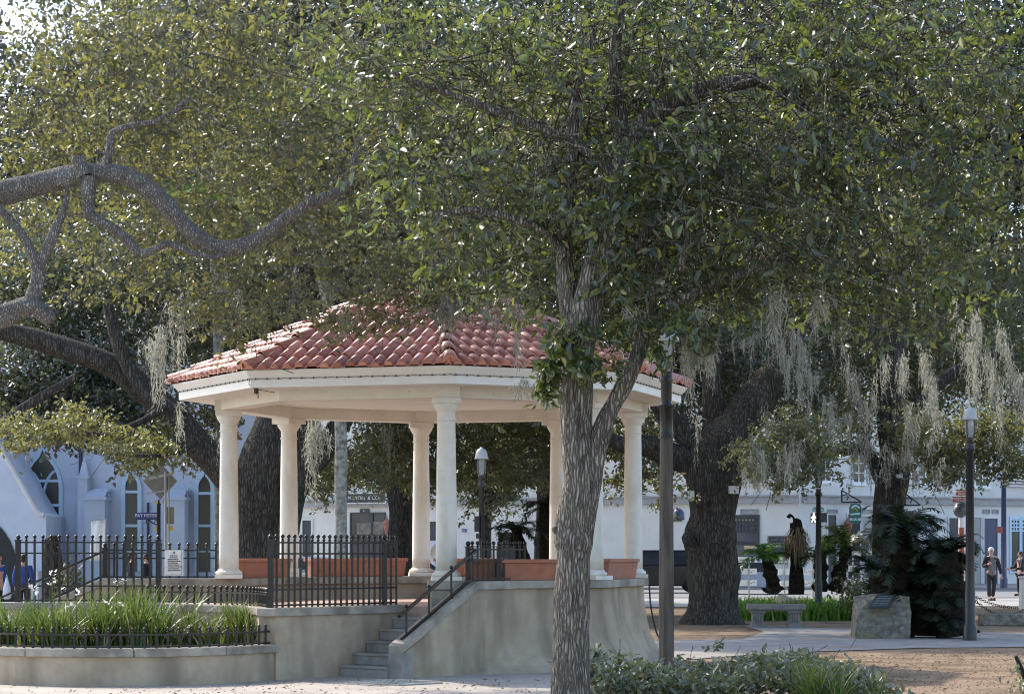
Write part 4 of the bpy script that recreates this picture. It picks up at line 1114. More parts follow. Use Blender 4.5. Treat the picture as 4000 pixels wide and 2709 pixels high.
# ---- right oak and far right oak
YR = 53.0
rt = thing('live_oak', 'massive dark live oak right of the wooden lamp post, moss hanging from its boughs', 'tree', (WX(2790, YR), YR, 0))
mb = MB()
limb(mb, [(2782, 2462, 330), (2780, 2435, 270), (2782, 2390, 215), (2785, 2300, 200), (2786, 2200, 196), (2776, 2110, 206), (2785, 2020, 190), (2788, 1900, 205), (2795, 1800, 225), (2840, 1720, 200), (2900, 1640, 170), (2960, 1560, 150), (3020, 1480, 130), (3080, 1380, 100), (3120, 1250, 70)], YR, 22, 0.09)
limb(mb, [(2740, 1860, 120), (2680, 1800, 104), (2600, 1770, 92), (2520, 1740, 84), (2440, 1740, 70), (2350, 1700, 50)], YR, 12, 0.1)
limb(mb, [(2760, 1790, 130), (2690, 1700, 96), (2620, 1640, 80), (2560, 1560, 66), (2480, 1470, 50)], YR + 0.3, 12, 0.1)
limb(mb, [(2800, 1760, 130), (2800, 1640, 100), (2780, 1520, 80), (2790, 1380, 60)], YR + 0.3, 12, 0.1)
limb(mb, [(2700, 2090, 40), (2690, 2100, 50), (2696, 2130, 40)], YR - 0.5, 8, 0.1)
mb.build('trunk', M['bark_dark'], rt)
bb = [(2750, 1430, 54, 180, 150, 2.5, 1), (2950, 1450, 54, 190, 150, 2.5, 1), (2650, 1580, 53, 120, 120, 2, .7), (2700, 1200, 56, 400, 250, 3, .8), (3100, 1250, 56, 350, 250, 3, .9), (3150, 1550, 55, 150, 150, 2, .7), (2620, 1740, 52, 90, 110, 1.2, .35), (2880, 1340, 52, 240, 120, 2, .9)]
bb = [(x, y, Y + 4.5, rx, ry, min(rd, 2), w) for x, y, Y, rx, ry, rd, w in bb]
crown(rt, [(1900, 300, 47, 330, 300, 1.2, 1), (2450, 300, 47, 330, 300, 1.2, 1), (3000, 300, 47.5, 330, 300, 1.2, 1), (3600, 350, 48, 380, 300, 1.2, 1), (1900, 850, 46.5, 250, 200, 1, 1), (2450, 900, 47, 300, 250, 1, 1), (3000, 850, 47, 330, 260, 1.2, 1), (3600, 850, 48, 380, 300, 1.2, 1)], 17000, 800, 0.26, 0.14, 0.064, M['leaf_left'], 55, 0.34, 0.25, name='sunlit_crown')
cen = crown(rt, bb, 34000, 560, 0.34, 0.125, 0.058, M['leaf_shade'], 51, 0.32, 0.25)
cen2 = crown(rt, [(3000, 1760, 50, 130, 110, 1.6, 1), (3130, 1700, 50, 130, 130, 1.6, 1), (3050, 1850, 49, 130, 50, 1.0, .7), (3200, 1780, 51, 110, 70, 1.2, .8), (2620, 1900, 50, 40, 60, .6, .6)], 6500, 160, 0.22, 0.11, 0.052, M['leaf_back'], 52, 0.32, 0.3, name='low_sprays')
twigs(rt, cen2, M['bark_dark'], 53, 0.7, 0.9, 0.008)
bd = [(2690, 1330, 260, 45, 50, 40), (2770, 1330, 160, 30, 50, 18), (2720, 1600, 200, 24, 50, 10), (2990, 1560, 180, 20, 50, 6)]
rngm = random.Random(5)
for (x0, x1, y0, y1, l, nn) in ((2900, 3130, 1690, 1800, 170, 34), (2880, 3080, 1780, 1860, 110, 16), (2960, 3300, 1150, 1300, 220, 10)):
    for i in range(nn): bd.append((rngm.uniform(x0, x1), rngm.uniform(y0, y1), l * rngm.uniform(.5, 1.15), rngm.uniform(8, 24), rngm.uniform(47, 51), rngm.randint(5, 13)))
def droop(bd, x0, y0, x1, y1, n, l, Y0, Y1):
    for i in range(n):
        t = (i + rngm.random()) / n
        bd.append((x0 + (x1 - x0) * t + rngm.uniform(-14, 14), y0 + (y1 - y0) * t + rngm.uniform(-30, 30), l * rngm.uniform(.35, 1.15), rngm.uniform(9, 24), rngm.uniform(Y0, Y1), rngm.randint(9, 20)))
droop(bd, 3010, 1230, 3160, 1560, 10, 250, 47, 49); droop(bd, 3090, 1250, 3260, 1600, 10, 230, 47, 50); droop(bd, 2680, 1290, 2790, 1360, 6, 150, 48, 50); droop(bd, 2850, 1360, 2990, 1300, 5, 160, 49, 51)
moss(rt, bd, 54, w=0.022)

YQ = 58.0
fr_ = thing('live_oak', 'slimmer live oak behind the sago palms at right, trailing long grey moss', 'tree', (WX(3480, YQ), YQ, 0))
mb = MB()
limb(mb, [(3465, 2430, 230), (3465, 2380, 170), (3467, 2250, 130), (3468, 2100, 118), (3470, 1980, 122), (3490, 1860, 132), (3495, 1740, 118), (3485, 1620, 110), (3470, 1500, 118), (3480, 1380, 120), (3500, 1200, 90), (3520, 1000, 60)], YQ, 16, 0.09)
limb(mb, [(3462, 1900, 70), (3420, 1820, 58), (3385, 1765, 50), (3340, 1755, 46), (3250, 1762, 38), (3180, 1750, 26)], YQ, 10, 0.1)
limb(mb, [(3380, 1770, 40), (3385, 1700, 34), (3390, 1620, 24)], YQ, 8, 0.1)
limb(mb, [(3500, 1700, 70), (3600, 1560, 60), (3720, 1460, 50), (3900, 1380, 36)], YQ, 9, 0.1)
mb.build('trunk', M['bark_dark'], fr_)
bb = [(3400, 1400, 59, 250, 170, 2.5, .9), (3700, 1420, 59, 260, 180, 2.5, .9), (3950, 1400, 59, 200, 250, 2.5, .9), (3250, 1600, 58, 160, 120, 2, .7), (3450, 1600, 60, 250, 120, 2, .6), (3600, 1100, 61, 500, 250, 3, 1), (3950, 1650, 58, 110, 120, 2, .6)]
bb = [(x, y, Y + 3.5, rx, ry, min(rd, 2), w) for x, y, Y, rx, ry, rd, w in bb]
cen = crown(fr_, bb, 32000, 560, 0.36, 0.135, 0.062, M['leaf_back'], 61, 0.32, 0.3)
cen2 = crown(fr_, [(3620, 1730, 55, 110, 80, 1.4, 1), (3740, 1760, 55, 110, 80, 1.4, 1), (3680, 1830, 54, 110, 50, 1, .9), (3560, 1650, 56, 100, 80, 1.4, .8), (3850, 1700, 55, 130, 100, 1.5, .9), (3950, 1800, 55, 90, 60, 1, .8), (3330, 1680, 56, 90, 50, 1, .6)], 9000, 200, 0.24, 0.115, 0.055, M['leaf_left'], 62, 0.32, 0.3, name='low_sprays')
twigs(fr_, cen2, M['bark_dark'], 63, 0.7, 0.9, 0.008)
bd = []
for (x0, x1, y0, y1, l, nn) in ((3410, 3560, 1350, 1440, 300, 10), (3300, 3700, 1700, 1840, 120, 44), (3250, 3330, 1600, 1680, 160, 8), (3540, 3660, 1560, 1680, 240, 10)):
    for i in range(nn): bd.append((rngm.uniform(x0, x1), rngm.uniform(y0, y1), l * rngm.uniform(.5, 1.15), rngm.uniform(8, 24), rngm.uniform(51, 55), rngm.randint(5, 13)))
droop(bd, 3600, 1300, 3660, 1560, 9, 240, 51, 54); droop(bd, 3720, 1120, 3830, 1480, 12, 260, 51, 54); droop(bd, 3790, 1150, 3930, 1560, 13, 270, 51, 54); droop(bd, 3890, 1240, 4030, 1600, 12, 260, 51, 54); droop(bd, 3290, 1380, 3420, 1600, 8, 220, 52, 55)
moss(fr_, bd, 64, w=0.024)

# ---- tall trees standing beyond, closing the sky
for i, (px, Y, tx, label) in enumerate(((250, 86, 250, 'tall broad oak filling the upper left corner behind the sagging limb'), (1100, 64, 1110, 'tall oak rising behind the palm fronds, left of the bandstand roof'), (3050, 68, 2790, 'tall oak rising behind the moss-hung tree on the right'), (3850, 72, 3478, 'tall oak closing the upper right corner'), (2050, 76, 2130, 'tall oak rising above the middle of the picture behind the near canopy'))):
    t = thing('tall_oak', label, 'tree', (WX(tx, Y), Y, 0), 'tall oaks beyond the square')
    mb = MB(); limb(mb, [(tx, 2155 + 14850 / Y + 10, 130), (tx, 2200, 90), (tx + 5, 1800, 80), (tx + (px - tx) * .3, 1450, 80), (px + 20, 900, 70), (px, 400, 40)], Y, 10, 0.1)
    limb(mb, [(px, 1300, 60), (px + 200, 1000, 46), (px + 380, 700, 30)], Y, 8, 0.1); limb(mb, [(px, 1200, 60), (px - 180, 900, 46), (px - 330, 500, 30)], Y, 8, 0.1)
    mb.build('trunk', M['bark_dark'], t)
    bb = [(px + 50, 950, Y, 620, 350, 3, 1), (px - 250, 480, Y, 520, 330, 3, 1 if i else .6), (px + 400, 450, Y, 520, 330, 3, 1), (px + 50, 100, Y + 1, 650, 300, 3, 1.1 if i else .4), (px, 1300, Y, 450, 220, 3, .8)]
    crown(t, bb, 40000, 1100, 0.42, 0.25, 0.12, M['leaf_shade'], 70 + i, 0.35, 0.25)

# ---- palms
def fronds(center, n, length, droop, rng, V, F, lw=0.040, ll=0.26, pairs=30, elev=(0.1, 1.1), tip=1.0):
    k = len(V)
    for i in range(n):
        az = 2 * math.pi * (i + rng.uniform(-.35, .35)) / n * 2.39
        el = rng.uniform(*elev); L = length * rng.uniform(0.8, 1.12)
        hx, hy = math.cos(az), math.sin(az)
        prev = None; pts = []
        for s in range(pairs + 1):
            t = s / pairs
            ang = el - droop * t * t * rng.uniform(0.95, 1.05)
            if prev is None: p = np.array(center, float)
            else: p = prev + np.array([hx * math.cos(ang), hy * math.cos(ang), math.sin(ang)]) * (L / pairs)
            pts.append((p, ang)); prev = p
        sidev = np.array([-hy, hx, 0.0])
        for s in range(1, pairs + 1):
            p, ang = pts[s]; q = pts[s - 1][0]
            d = (p - q) / (np.linalg.norm(p - q) + 1e-9)
            upv = np.cross(sidev, d); upv = upv if upv[2] > 0 else -upv
            w = 0.012 * (1.1 - s / pairs)
            V += [q - sidev * w, q + sidev * w, p + sidev * w, p - sidev * w]; F.append((k, k + 1, k + 2, k + 3)); k += 4
            t = s / pairs
            l = ll * (0.35 + 1.1 * math.sin(math.pi * min(1, t * 0.92 + 0.06))) * 0.75
            for sg in (-1, 1):
                e = p + (sidev * sg * 0.82 + d * 0.5 + upv * (0.25 - 0.45 * rng.random())) * l - np.array([0, 0, 0.12 * l])
                a = d * lw * 0.5
                V += [p - a, p + a, e + a * 0.35, e - a * 0.35]; F.append((k, k + 1, k + 2, k + 3)); k += 4
def sago(label, px, py_base, Y, py_crown, tw, nf, fl, seed, lean=0, droop=1.4, mat='frond', elev=(0.05, 1.2), group='sago palms', z0=None, px_c=None):
    root = thing('sago_palm', label, 'palm', (WX(px, Y), Y, 0), group)
    mb = MB(); cx = px_c if px_c is not None else px + lean
    rg = random.Random(seed)
    pts = [(px + (cx - px) * t, py_base + (py_crown - py_base) * t, tw * (1.15 - 0.25 * t + rg.uniform(-.12, .12))) for t in [i / 7 for i in range(8)]]
    limb(mb, pts, Y, 14, 0.3, rng=rg)
    mb.build('trunk', M['sago_bark'], root)
    V, F = [], []
    fronds(W(cx, py_crown + 10, Y), nf, fl, droop, random.Random(seed + 1), V, F, elev=elev)
    if mat == 'frond' and nf > 20:
        rk = random.Random(seed + 2)
        for dz in (70, 150, 230):
            if py_crown + dz < py_base - 60: fronds(W(cx + rk.uniform(-14, 14), py_crown + dz, Y), 11, fl * .62, 1.3, rk, V, F, elev=(-.5, .5), pairs=18)
    np_mesh('fronds', np.array(V), np.array(F), M[mat], root)
    return root
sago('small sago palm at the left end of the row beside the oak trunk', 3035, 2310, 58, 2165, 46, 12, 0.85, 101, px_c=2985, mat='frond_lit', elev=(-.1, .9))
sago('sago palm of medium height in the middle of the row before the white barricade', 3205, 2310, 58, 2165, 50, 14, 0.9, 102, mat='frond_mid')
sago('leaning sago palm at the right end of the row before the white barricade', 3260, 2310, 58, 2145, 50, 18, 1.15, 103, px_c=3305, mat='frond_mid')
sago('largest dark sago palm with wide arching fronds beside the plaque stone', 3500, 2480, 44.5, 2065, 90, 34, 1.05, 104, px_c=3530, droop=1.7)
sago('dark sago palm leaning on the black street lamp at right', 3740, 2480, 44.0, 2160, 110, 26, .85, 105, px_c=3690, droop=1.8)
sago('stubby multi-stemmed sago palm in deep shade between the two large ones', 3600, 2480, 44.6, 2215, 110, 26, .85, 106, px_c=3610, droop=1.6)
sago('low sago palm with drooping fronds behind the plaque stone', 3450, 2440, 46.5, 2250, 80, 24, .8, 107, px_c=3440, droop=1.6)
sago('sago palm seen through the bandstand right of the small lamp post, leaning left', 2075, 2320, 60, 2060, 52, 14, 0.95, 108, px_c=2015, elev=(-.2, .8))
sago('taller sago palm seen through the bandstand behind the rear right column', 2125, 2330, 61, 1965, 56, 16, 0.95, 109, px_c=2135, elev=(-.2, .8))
# dead sago with a shaggy skirt
ds = thing('dead_sago_palm', 'dead sago palm trunk with a shaggy brown skirt and bent tip', 'palm', (WX(3110, 58), 58, 0))
mb = MB(); limb(mb, [(3112, 2320, 52), (3110, 2200, 50), (3110, 2100, 52), (3108, 2050, 50), (3106, 2035, 34), (3100, 2030, 12)], 58, 12, 0.25)
limb(mb, [(3106, 2035, 12), (3098, 2018, 8), (3085, 2012, 14), (3080, 2022, 20)], 58, 6, 0.2); mb.build('trunk', M['sago_bark'], ds)
rng = np.random.default_rng(9); V, F = [], []; k = 0
for i in range(260):
    a = rng.uniform(0, 6.28); z0 = WZ(rng.uniform(2055, 2120), 58); c = W(3112, 0, 58)
    r0 = 0.14; r1 = rng.uniform(0.2, 0.42); L = rng.uniform(.3, .75)
    p = np.array([c.x + r0 * math.cos(a), 58 + r0 * math.sin(a), z0]); e = np.array([c.x + r1 * math.cos(a), 58 + r1 * math.sin(a), z0 - L])
    mid = (p + e) / 2 + np.array([.06 * math.cos(a), .06 * math.sin(a), .05]); s = np.array([-math.sin(a), math.cos(a), 0]) * .014
    V += [p - s, p + s, mid + s, mid - s, e + s * .3, e - s * .3]; F += [(k, k + 1, k + 2, k + 3), (k + 3, k + 2, k + 4, k + 5)]; k += 6
np_mesh('dead_skirt', np.array(V), np.array(F), M['dead'], ds)

# cabbage palm with the slim grey trunk, and a second crown glimpsed in the leaves
def fan_palm(name, label, trunk, Y, cx, cy, nf, L, seed):
    root = thing(name, label, 'palm', (WX(trunk[0][0], Y), Y, 0))
    mb = MB(); limb(mb, trunk, Y, 12, 0.06); mb.build('trunk', M['bark_palm'], root)
    V, F = [], []
    fronds(W(cx, cy, Y), nf, L, 1.5, random.Random(seed), V, F, lw=0.05, ll=0.75, pairs=20, elev=(-.3, 1.2))
    np_mesh('fronds', np.array(V), np.array(F), M['frond_lit'], root)
fan_palm('cabbage_palm', 'cabbage palm with a slim lichen-grey trunk behind the bandstand', [(1336, 2480, 62), (1335, 2350, 48), (1333, 2200, 46), (1331, 1900, 48), (1330, 1650, 46), (1300, 1300, 44), (1240, 1000, 42), (1175, 640, 44), (1165, 520, 50)], 47.0, 1160, 500, 26, 1.5, 81)
fan_palm('cabbage_palm', 'cabbage palm whose bright fronds show beneath the sagging limb', [(860, 2440, 60), (860, 2200, 50), (862, 1700, 44), (850, 1200, 42), (840, 860, 46)], 53.0, 838, 830, 20, 1.3, 82)

# ---- strap-leaved plants
def blades(rng, bases, h, spread, width, segs=4, bend=0.6):
    n = len(bases)
    az = rng.uniform(0, 6.28, n); hh = h * rng.uniform(0.5, 1.15, n); sp = spread * rng.uniform(0.1, 1.0, n) ** 0.7
    dx, dy = np.cos(az), np.sin(az); w = width * rng.uniform(.6, 1.2, n)
    V = np.zeros((n, (segs + 1) * 2, 3))
    tw = az + rng.uniform(0.6, 2.5, n); sx, sy = np.cos(tw), np.sin(tw)
    for i in range(segs + 1):
        t = i / segs
        x = bases[:, 0] + dx * sp * t ** 1.7; y = bases[:, 1] + dy * sp * t ** 1.7
        z = bases[:, 2] + hh * (t - bend * 0.35 * t ** 3 * (sp / max(spread, 1e-6)))
        ww = w * (1 - t ** 2.2) * 0.5 + 0.0006
        V[:, i * 2] = np.stack([x - sx * ww, y - sy * ww, z], 1); V[:, i * 2 + 1] = np.stack([x + sx * ww, y + sy * ww, z], 1)
    k = (np.arange(n) * (segs + 1) * 2)[:, None]
    F = np.concatenate([k + np.array([i * 2, i * 2 + 1, i * 2 + 3, i * 2 + 2]) for i in range(segs)], 1).reshape(-1, 4)
    return V.reshape(-1, 3), F
def flower_heads(rng, pts):
    V, F = [], []; k = 0
    for p in pts:
        for j in range(9):
            d = rng.normal(size=3); d[2] = abs(d[2]) * .6; d /= np.linalg.norm(d)
            s = np.cross(d, [0, 0, 1.0]); s /= np.linalg.norm(s) + 1e-6
            o = np.array(p) + rng.normal(size=3) * .018
            e = o + d * .055
            V += [o, o + d * .03 + s * .017, e, o + d * .03 - s * .017]; F.append((k, k + 1, k + 2, k + 3)); k += 4
    return np.array(V), np.array(F)
def iris(label, px, Y, rx, ry, n, h, spread, nfl, seed, mat='blade', z=0.40, cat='plant', flowers=None, wd=0.018):
    c = (WX(px, Y), Y, z)
    n = int(n * .62); rx *= .72; ry *= .8; wd *= 1.35
    root = thing('iris_clump', label, cat, c, 'strap-leaved clumps in the flower bed' if z > .1 else None)
    rng = np.random.default_rng(seed)
    nc = max(1, n // 45)
    cc = np.stack([c[0] + rng.normal(size=nc) * rx, c[1] + rng.normal(size=nc) * ry], 1)
    pk = rng.integers(0, nc, n)
    b = np.concatenate([cc[pk] + rng.normal(size=(n, 2)) * .05, np.full((n, 1), z - .02)], 1)
    V, F = blades(rng, b, h, spread, wd)
    np_mesh('leaves', V, F, M[mat], root)
    if flowers:
        for fx, fy, fY in flowers:
            p = W(fx, fy, fY)
            V, F = flower_heads(rng, [p]); fo = np_mesh('flower', V, F, M['petal'], root)
            mb = MB(); mb.tube([(p.x * .98 + c[0] * .02, p.y, z), (p.x, p.y, p.z)], .005, 4); mb.build('stem', M['blade'], fo)
iris('large strappy iris clump with white flowers at the left end of the flower bed', 230, 30.0, .42, .35, 900, .72, .50, 0, 201, flowers=[(135, 2300, 29.7), (150, 2318, 29.6), (120, 2292, 29.9), (200, 2277, 29.6), (212, 2265, 29.6), (300, 2322, 29.5), (205, 2240, 29.9)])
iris('low bright green iris clump close to the curved fence, left of the tallest clump', 195, 29.35, .10, .06, 130, .62, .26, 0, 202)
iris('dark green iris clump at the far left edge of the photo', 30, 30.2, .35, .4, 520, .62, .50, 0, 203)
iris('tallest reedy iris clump in the middle of the flower bed', 530, 30.2, .40, .45, 1050, .86, .50, 0, 204, flowers=[(415, 2355, 29.3), (470, 2360, 29.2), (455, 2272, 30.0), (480, 2275, 30.0), (275, 2365, 29.3)])
iris('thin scattered iris leaves between the two tall clumps of the bed', 700, 30.1, .28, .3, 300, .50, .38, 0, 205)
iris('reedy iris clump at the right end of the flower bed by the landing wall', 950, 30.75, .25, .25, 560, .66, .42, 0, 206)
# fallen dry leaves in the bed
rng = np.random.default_rng(33)
n = 900; pos = np.stack([rng.uniform(-7.2, -3.3, n), rng.uniform(29.2, 31.6, n), np.full(n, .415)], 1)
pos = pos[(pos[:, 0] < -3.2 - (pos[:, 1] - 30) * 0.3) & (pos[:, 1] > 29.2 + np.maximum(0, (pos[:, 0] + 4.2)) * .8)]
V, F = leaf_verts(rng, pos, .09, .03, .8, .1); tag(np_mesh('dry_leaves', V, F, M['dead']), 'dry fallen leaves lying on the soil of the flower bed', 'fallen leaves', kind='stuff')
# leaf litter on paving and straw
n = 700; pos = np.stack([rng.uniform(-7, 1.5, n), rng.uniform(26.2, 30.2, n), np.full(n, .012)], 1)
keep = pos[:, 1] < np.interp(pos[:, 0], [-7, -5.5, -4.8, -4, -3, -2, 1.5], [28.4, 28.1, 28.0, 28.2, 29.3, 29.6, 30.2])
V, F = leaf_verts(rng, pos[keep], .05, .02, .85, .1); tag(np_mesh('fallen_leaves', V, F, M['dead']), 'fallen leaves scattered over the plaza paving', 'fallen leaves', kind='stuff')
n = 9000; pos = np.stack([rng.uniform(2.0, 12, n), rng.uniform(23, 38.5, n), rng.uniform(.002, .012, n)], 1)
pos = pos[pos[:, 1] < 33.5 + (pos[:, 0] - 2) * .9]
V, F = leaf_verts(rng, pos, .05, .014, .75, .1); tag(np_mesh('leaf_litter', V, F, M['dead']), 'coarse brown leaf litter over the ground at lower right', 'leaf litter', kind='stuff')

# ---- glossy shrub hedge and grass in the right foreground
hd = thing('shrub_hedge', 'low glossy-leaved hedge in the right foreground beside the forked trunk', 'hedge', (2.1, 24.6, 0))
rng = np.random.default_rng(301)
hb = []
n = 7500
cx = rng.uniform(.72, 4.0, 420); cy = rng.uniform(23.6, 26.2, 420)
top = .37 + .07 * np.sin(cx * 2.6) + .06 * np.sin(cx * 7 + cy * 3) - .12 * np.clip(cx - 3.2, 0, 1) - .10 * np.clip(1.05 - cx, 0, 1) + rng.normal(size=420) * .05
cz = top * rng.uniform(.25, 1, 420) ** .5
cen = np.stack([cx, cy, cz], 1)
pk = rng.integers(0, 420, n)
pos = cen[pk] + rng.normal(size=(n, 3)) * np.array([.07, .07, .05]); pos[:, 2] = np.maximum(pos[:, 2], .04)
V, F = leaf_verts(rng, pos, .092, .050, .36, .0, .4); np_mesh('foliage', V, F, M['leaf_shrub'], hd)
pos = np.array([W(2795, 2540, 25), W(2800, 2530, 25), W(2810, 2522, 25), W(2815, 2512, 25), W(2760, 2540, 25)]); pos = np.repeat(pos, 5, 0) + rng.normal(size=(25, 3)) * .015
V, F = leaf_verts(rng, pos, .075, .035, .3, -.6, .4); np_mesh('tall_shoot', V, F, M['leaf_shrub'], hd)
twigs(hd, cen[::2], M['bark_near'], 302, 1.0, .3, .004)
iris('tall green grassy clump growing out of the hedge at its right end', 3230, 23.4, .30, .35, 420, .66, .42, 0, 303, z=.02, wd=.016)
iris('sparse grassy tuft on the brown litter right of the hedge', 3480, 23.6, .25, .3, 70, .42, .40, 0, 304, z=.02, wd=.012)
# ground cover beyond the bench
rng = np.random.default_rng(305); n = 6500
b = np.stack([rng.uniform(WX(2850, 60), WX(3440, 57), n), rng.uniform(55.5, 61.5, n), np.full(n, 0.0)], 1)
V, F = blades(rng, b, .56, .42, .06, 3, 1.2); tag(np_mesh('ground_cover', V, F, M['lily']), 'bright green strap-leaved ground cover behind the stone bench', 'ground cover', kind='stuff')
sb = thing('yellow_shrub', 'loose yellow-green shrub between the white barricade and the dark palms', 'shrub', (WX(3370, 56), 56, 0))
rng = np.random.default_rng(306); pos = np.array([[WX(3375, 56), 56, .62]]) + rng.normal(size=(900, 3)) * np.array([.32, .3, .24]); V, F = leaf_verts(rng, pos, .14, .05, .4, .0); np_mesh('foliage', V, F, M['leaf_left'], sb)
mb = MB(); 
for i in range(7): mb.tube([(WX(3370, 56), 56, 0), (WX(3370, 56) + random.uniform(-.4, .4), 56 + random.uniform(-.3, .3), .8)], [.02, .006], 5)
mb.build('stems', M['bark_near'], sb)
cs = thing('corner_shrub', 'small green shrub with a dark bare stem at the lower right corner', 'shrub', (5.72, 25.6, 0))
rng = np.random.default_rng(307); pos = np.array([[5.82, 25.6, .22]]) + rng.normal(size=(420, 3)) * np.array([.12, .15, .12]); V, F = leaf_verts(rng, pos, .07, .035, .5, .0); np_mesh('foliage', V, F, M['leaf_shrub'], cs)
mb = MB(); mb.tube([(5.80, 25.6, 0), W(3985, 2600, 25.6), W(3968, 2560, 25.6)], [.03, .028, .022], 7, lump=.2); mb.build('stem', M['bark_dark'], cs)
# ================================================================== buildings
def lancet(w, h, n=8):
    """pointed arch outline, origin at the middle of the sill"""
    s = h - w * 1.15; pts = [(-w / 2, 0), (w / 2, 0), (w / 2, s)]
    for i in range(1, n): 
        t = i / n * 1.0; a = t * math.acos(0.12)
        pts.append((w / 2 - w * 1.06 * (1 - math.cos(a)) , s + (h - s) * math.sin(a) / math.sin(math.acos(0.12))))
    pts = [p for p in pts if p[0] > 0.002 or p[1] < 0.01]
    pts.append((0, h))
    pts += [(-x, y) for x, y in reversed(pts[2:-1])]
    return pts
def ring_plate(mb, outer, inner, origin, u, w, t):
    origin, u, w = Vector(origin), Vector(u), Vector(w); nr = u.cross(w).normalized() * t
    n = len(outer)
    P = [origin + u * a + w * b for a, b in outer] + [origin + u * a + w * b for a, b in inner]
    P += [p + nr for p in P]
    fs = []
    for i in range(n):
        j = (i + 1) % n
        fs += [(i, n + i, n + j, j), (2 * n + i, 2 * n + j, 3 * n + j, 3 * n + i), (i, j, 2 * n + j, 2 * n + i), (n + i, 3 * n + i, 3 * n + j, n + j)]
    mb.add(P, fs)
XA, ZA, YA = Vector((1, 0, 0)), Vector((0, 0, 1)), Vector((0, 1, 0))
YC = 72.0
ch = thing('church', 'pale blue church with tall pointed-arch windows and buttresses', 'church', (WX(500, YC), YC, 0))
xl, xr = WX(-420, YC), WX(1010, YC)
mb = MB(); mb.box(((xl + xr) / 2, YC + 4, 4.2), (xr - xl, 8, 8.4)); mb.box(((xl + xr) / 2, YC - .06, .35), (xr - xl, .12, .7)); mb.build('wall', M['church'], ch)
mb = MB(); mb.add([(xl - .3, YC - .3, 8.4), (xr + .3, YC - .3, 8.4), (xr + .3, YC + 4, 12), (xl - .3, YC + 4, 12), (xr + .3, YC + 8.3, 8.4), (xl - .3, YC + 8.3, 8.4)], [(0, 1, 2, 3), (3, 2, 4, 5), (0, 3, 5), (1, 4, 2)]); mb.build('roof', M['cornice'], ch)
def church_window(pxc, pw, ptop, pbot, bars, double=False):
    Y = YC - .003
    w = pw * YC / FPX; zt, zb = WZ(ptop, YC), WZ(pbot, YC); h = zt - zb
    o = (WX(pxc, YC), Y, zb)
    mb = MB(); ring_plate(mb, lancet(w + .24, h + .2), lancet(w - .02, h), o, XA, ZA, .10); f = mb.build('window', M['frame_blue'], ch, recalc=True)
    mb = MB(); mb.plate(lancet(w, h - .005), (o[0], Y - .004, zb), XA, ZA, .012); mb.build('pane', M['pane'], f)
    mb = MB()
    for pb in bars: mb.box((o[0], Y - .045, WZ(pb, YC)), (w, .07, .085))
    if double:
        mb.box((o[0], Y - .05, zb + h * .30), (.13, .09, h * .60 + .1))
        for sg in (-1, 1):   # the two inner lancets
            pts = []
            for i in range(9):
                t = i / 8; pts.append((o[0] + sg * (w * .5 * t ** 1.5 ), Y - .05, zb + h * .60 + (h * .24) * (1 - (1 - t) ** 2)))
            mb.tube(pts, .05, 4)
    mb.build('mullion', M['frame_blue'], f)
church_window(168, 130, 1755, 2260, (1877, 1972, 2068, 2150), True)
church_window(515, 50, 1846, 2230, (1920, 2052, 2150))
church_window(800, 50, 1850, 2230, (1926, 2052, 2150))
for px, side in ((338, 0), (405, 1), (712, 1)):
    mb = MB(); x = WX(px, YC)
    if not side:
        mb.box((x, YC - .35, WZ(1870, YC) / 2), (.30, .7, WZ(1870, YC))); z = WZ(1870, YC)
        mb.box((x, YC - .35, z + .04), (.40, .8, .08)); mb.lathe((x, YC - .35, z + .08), [(.21, 0), (.02, .62)], 4, False, rot=R(45))
    else:
        z = WZ(1955, YC)
        mb.box((x - .1, YC - .5, z / 2), (.62, 1.0, z)); mb.box((x, YC - .22, WZ(1920, YC) / 2 ), (.40, .44, WZ(1920, YC)))
        mb.box((x - .1, YC - .5, z + .05), (.72, 1.1, .10)); mb.box((x, YC - .22, WZ(1920, YC) + .04), (.5, .5, .08))
        vs = [(x - .41, YC - 1.0, z + .1), (x + .21, YC - 1.0, z + .1), (x + .21, YC - .44, z + .34), (x - .41, YC - .44, z + .34)]; mb.add(vs, [(0, 1, 2, 3)])
    mb.build('buttress', M['church'], ch)
mb = MB(); mb.tube([(WX(317, YC), YC - .1, 5.4), (WX(317, YC), YC - .1, 0.1)], .06, 8); mb.tube([(WX(580, YC), YC - .1, 3.2), (WX(580, YC), YC - .1, 0.1)], .04, 8); mb.build('downpipe', M['blue_iron'], ch)
# gabled porch at the left, nearer than the wall
YPo = 69.0
mb = MB(); pr = [(WX(-420, YPo), 0), (WX(180, YPo), 0), (WX(180, YPo), WZ(2012, YPo)), (WX(150, YPo), WZ(2000, YPo)), (WX(0, YPo), WZ(1740, YPo)), (WX(-120, YPo), WZ(1560, YPo)), (WX(-420, YPo), WZ(1560, YPo))]
mb.plate(pr, (0, YPo, 0), XA, ZA, -2.9); mb.build('porch', M['church'], ch, recalc=True)
mb = MB(); mb.tube([W(-60, 1640, YPo - .05), W(0, 1745, YPo - .05), W(60, 1850, YPo - .05), W(120, 1955, YPo - .05), W(140, 1990, YPo - .05), W(152, 2006, YPo - .05), W(172, 2010, YPo - .05)], .085, 6); mb.build('porch_coping', M['church_trim'], ch)
mb = MB(); mb.plate(lancet(1.6, WZ(1990, YPo)), (WX(-35, YPo), YPo - .02, 0.0), XA, ZA, .03); mb.build('doorway', M['ink'], ch)
mb = MB(); mb.box((WX(150, YPo), YPo - .6, .55), (.5, 1.0, 1.1), 0, .7); mb.build('porch_step_wall', M['church_trim'], ch)
bn = thing('cloth_banner', 'blank white cloth banner hanging on a stand by the church wall', 'banner', (WX(385, 66), 66, 0))
mb = MB()
n = 10; vs = []
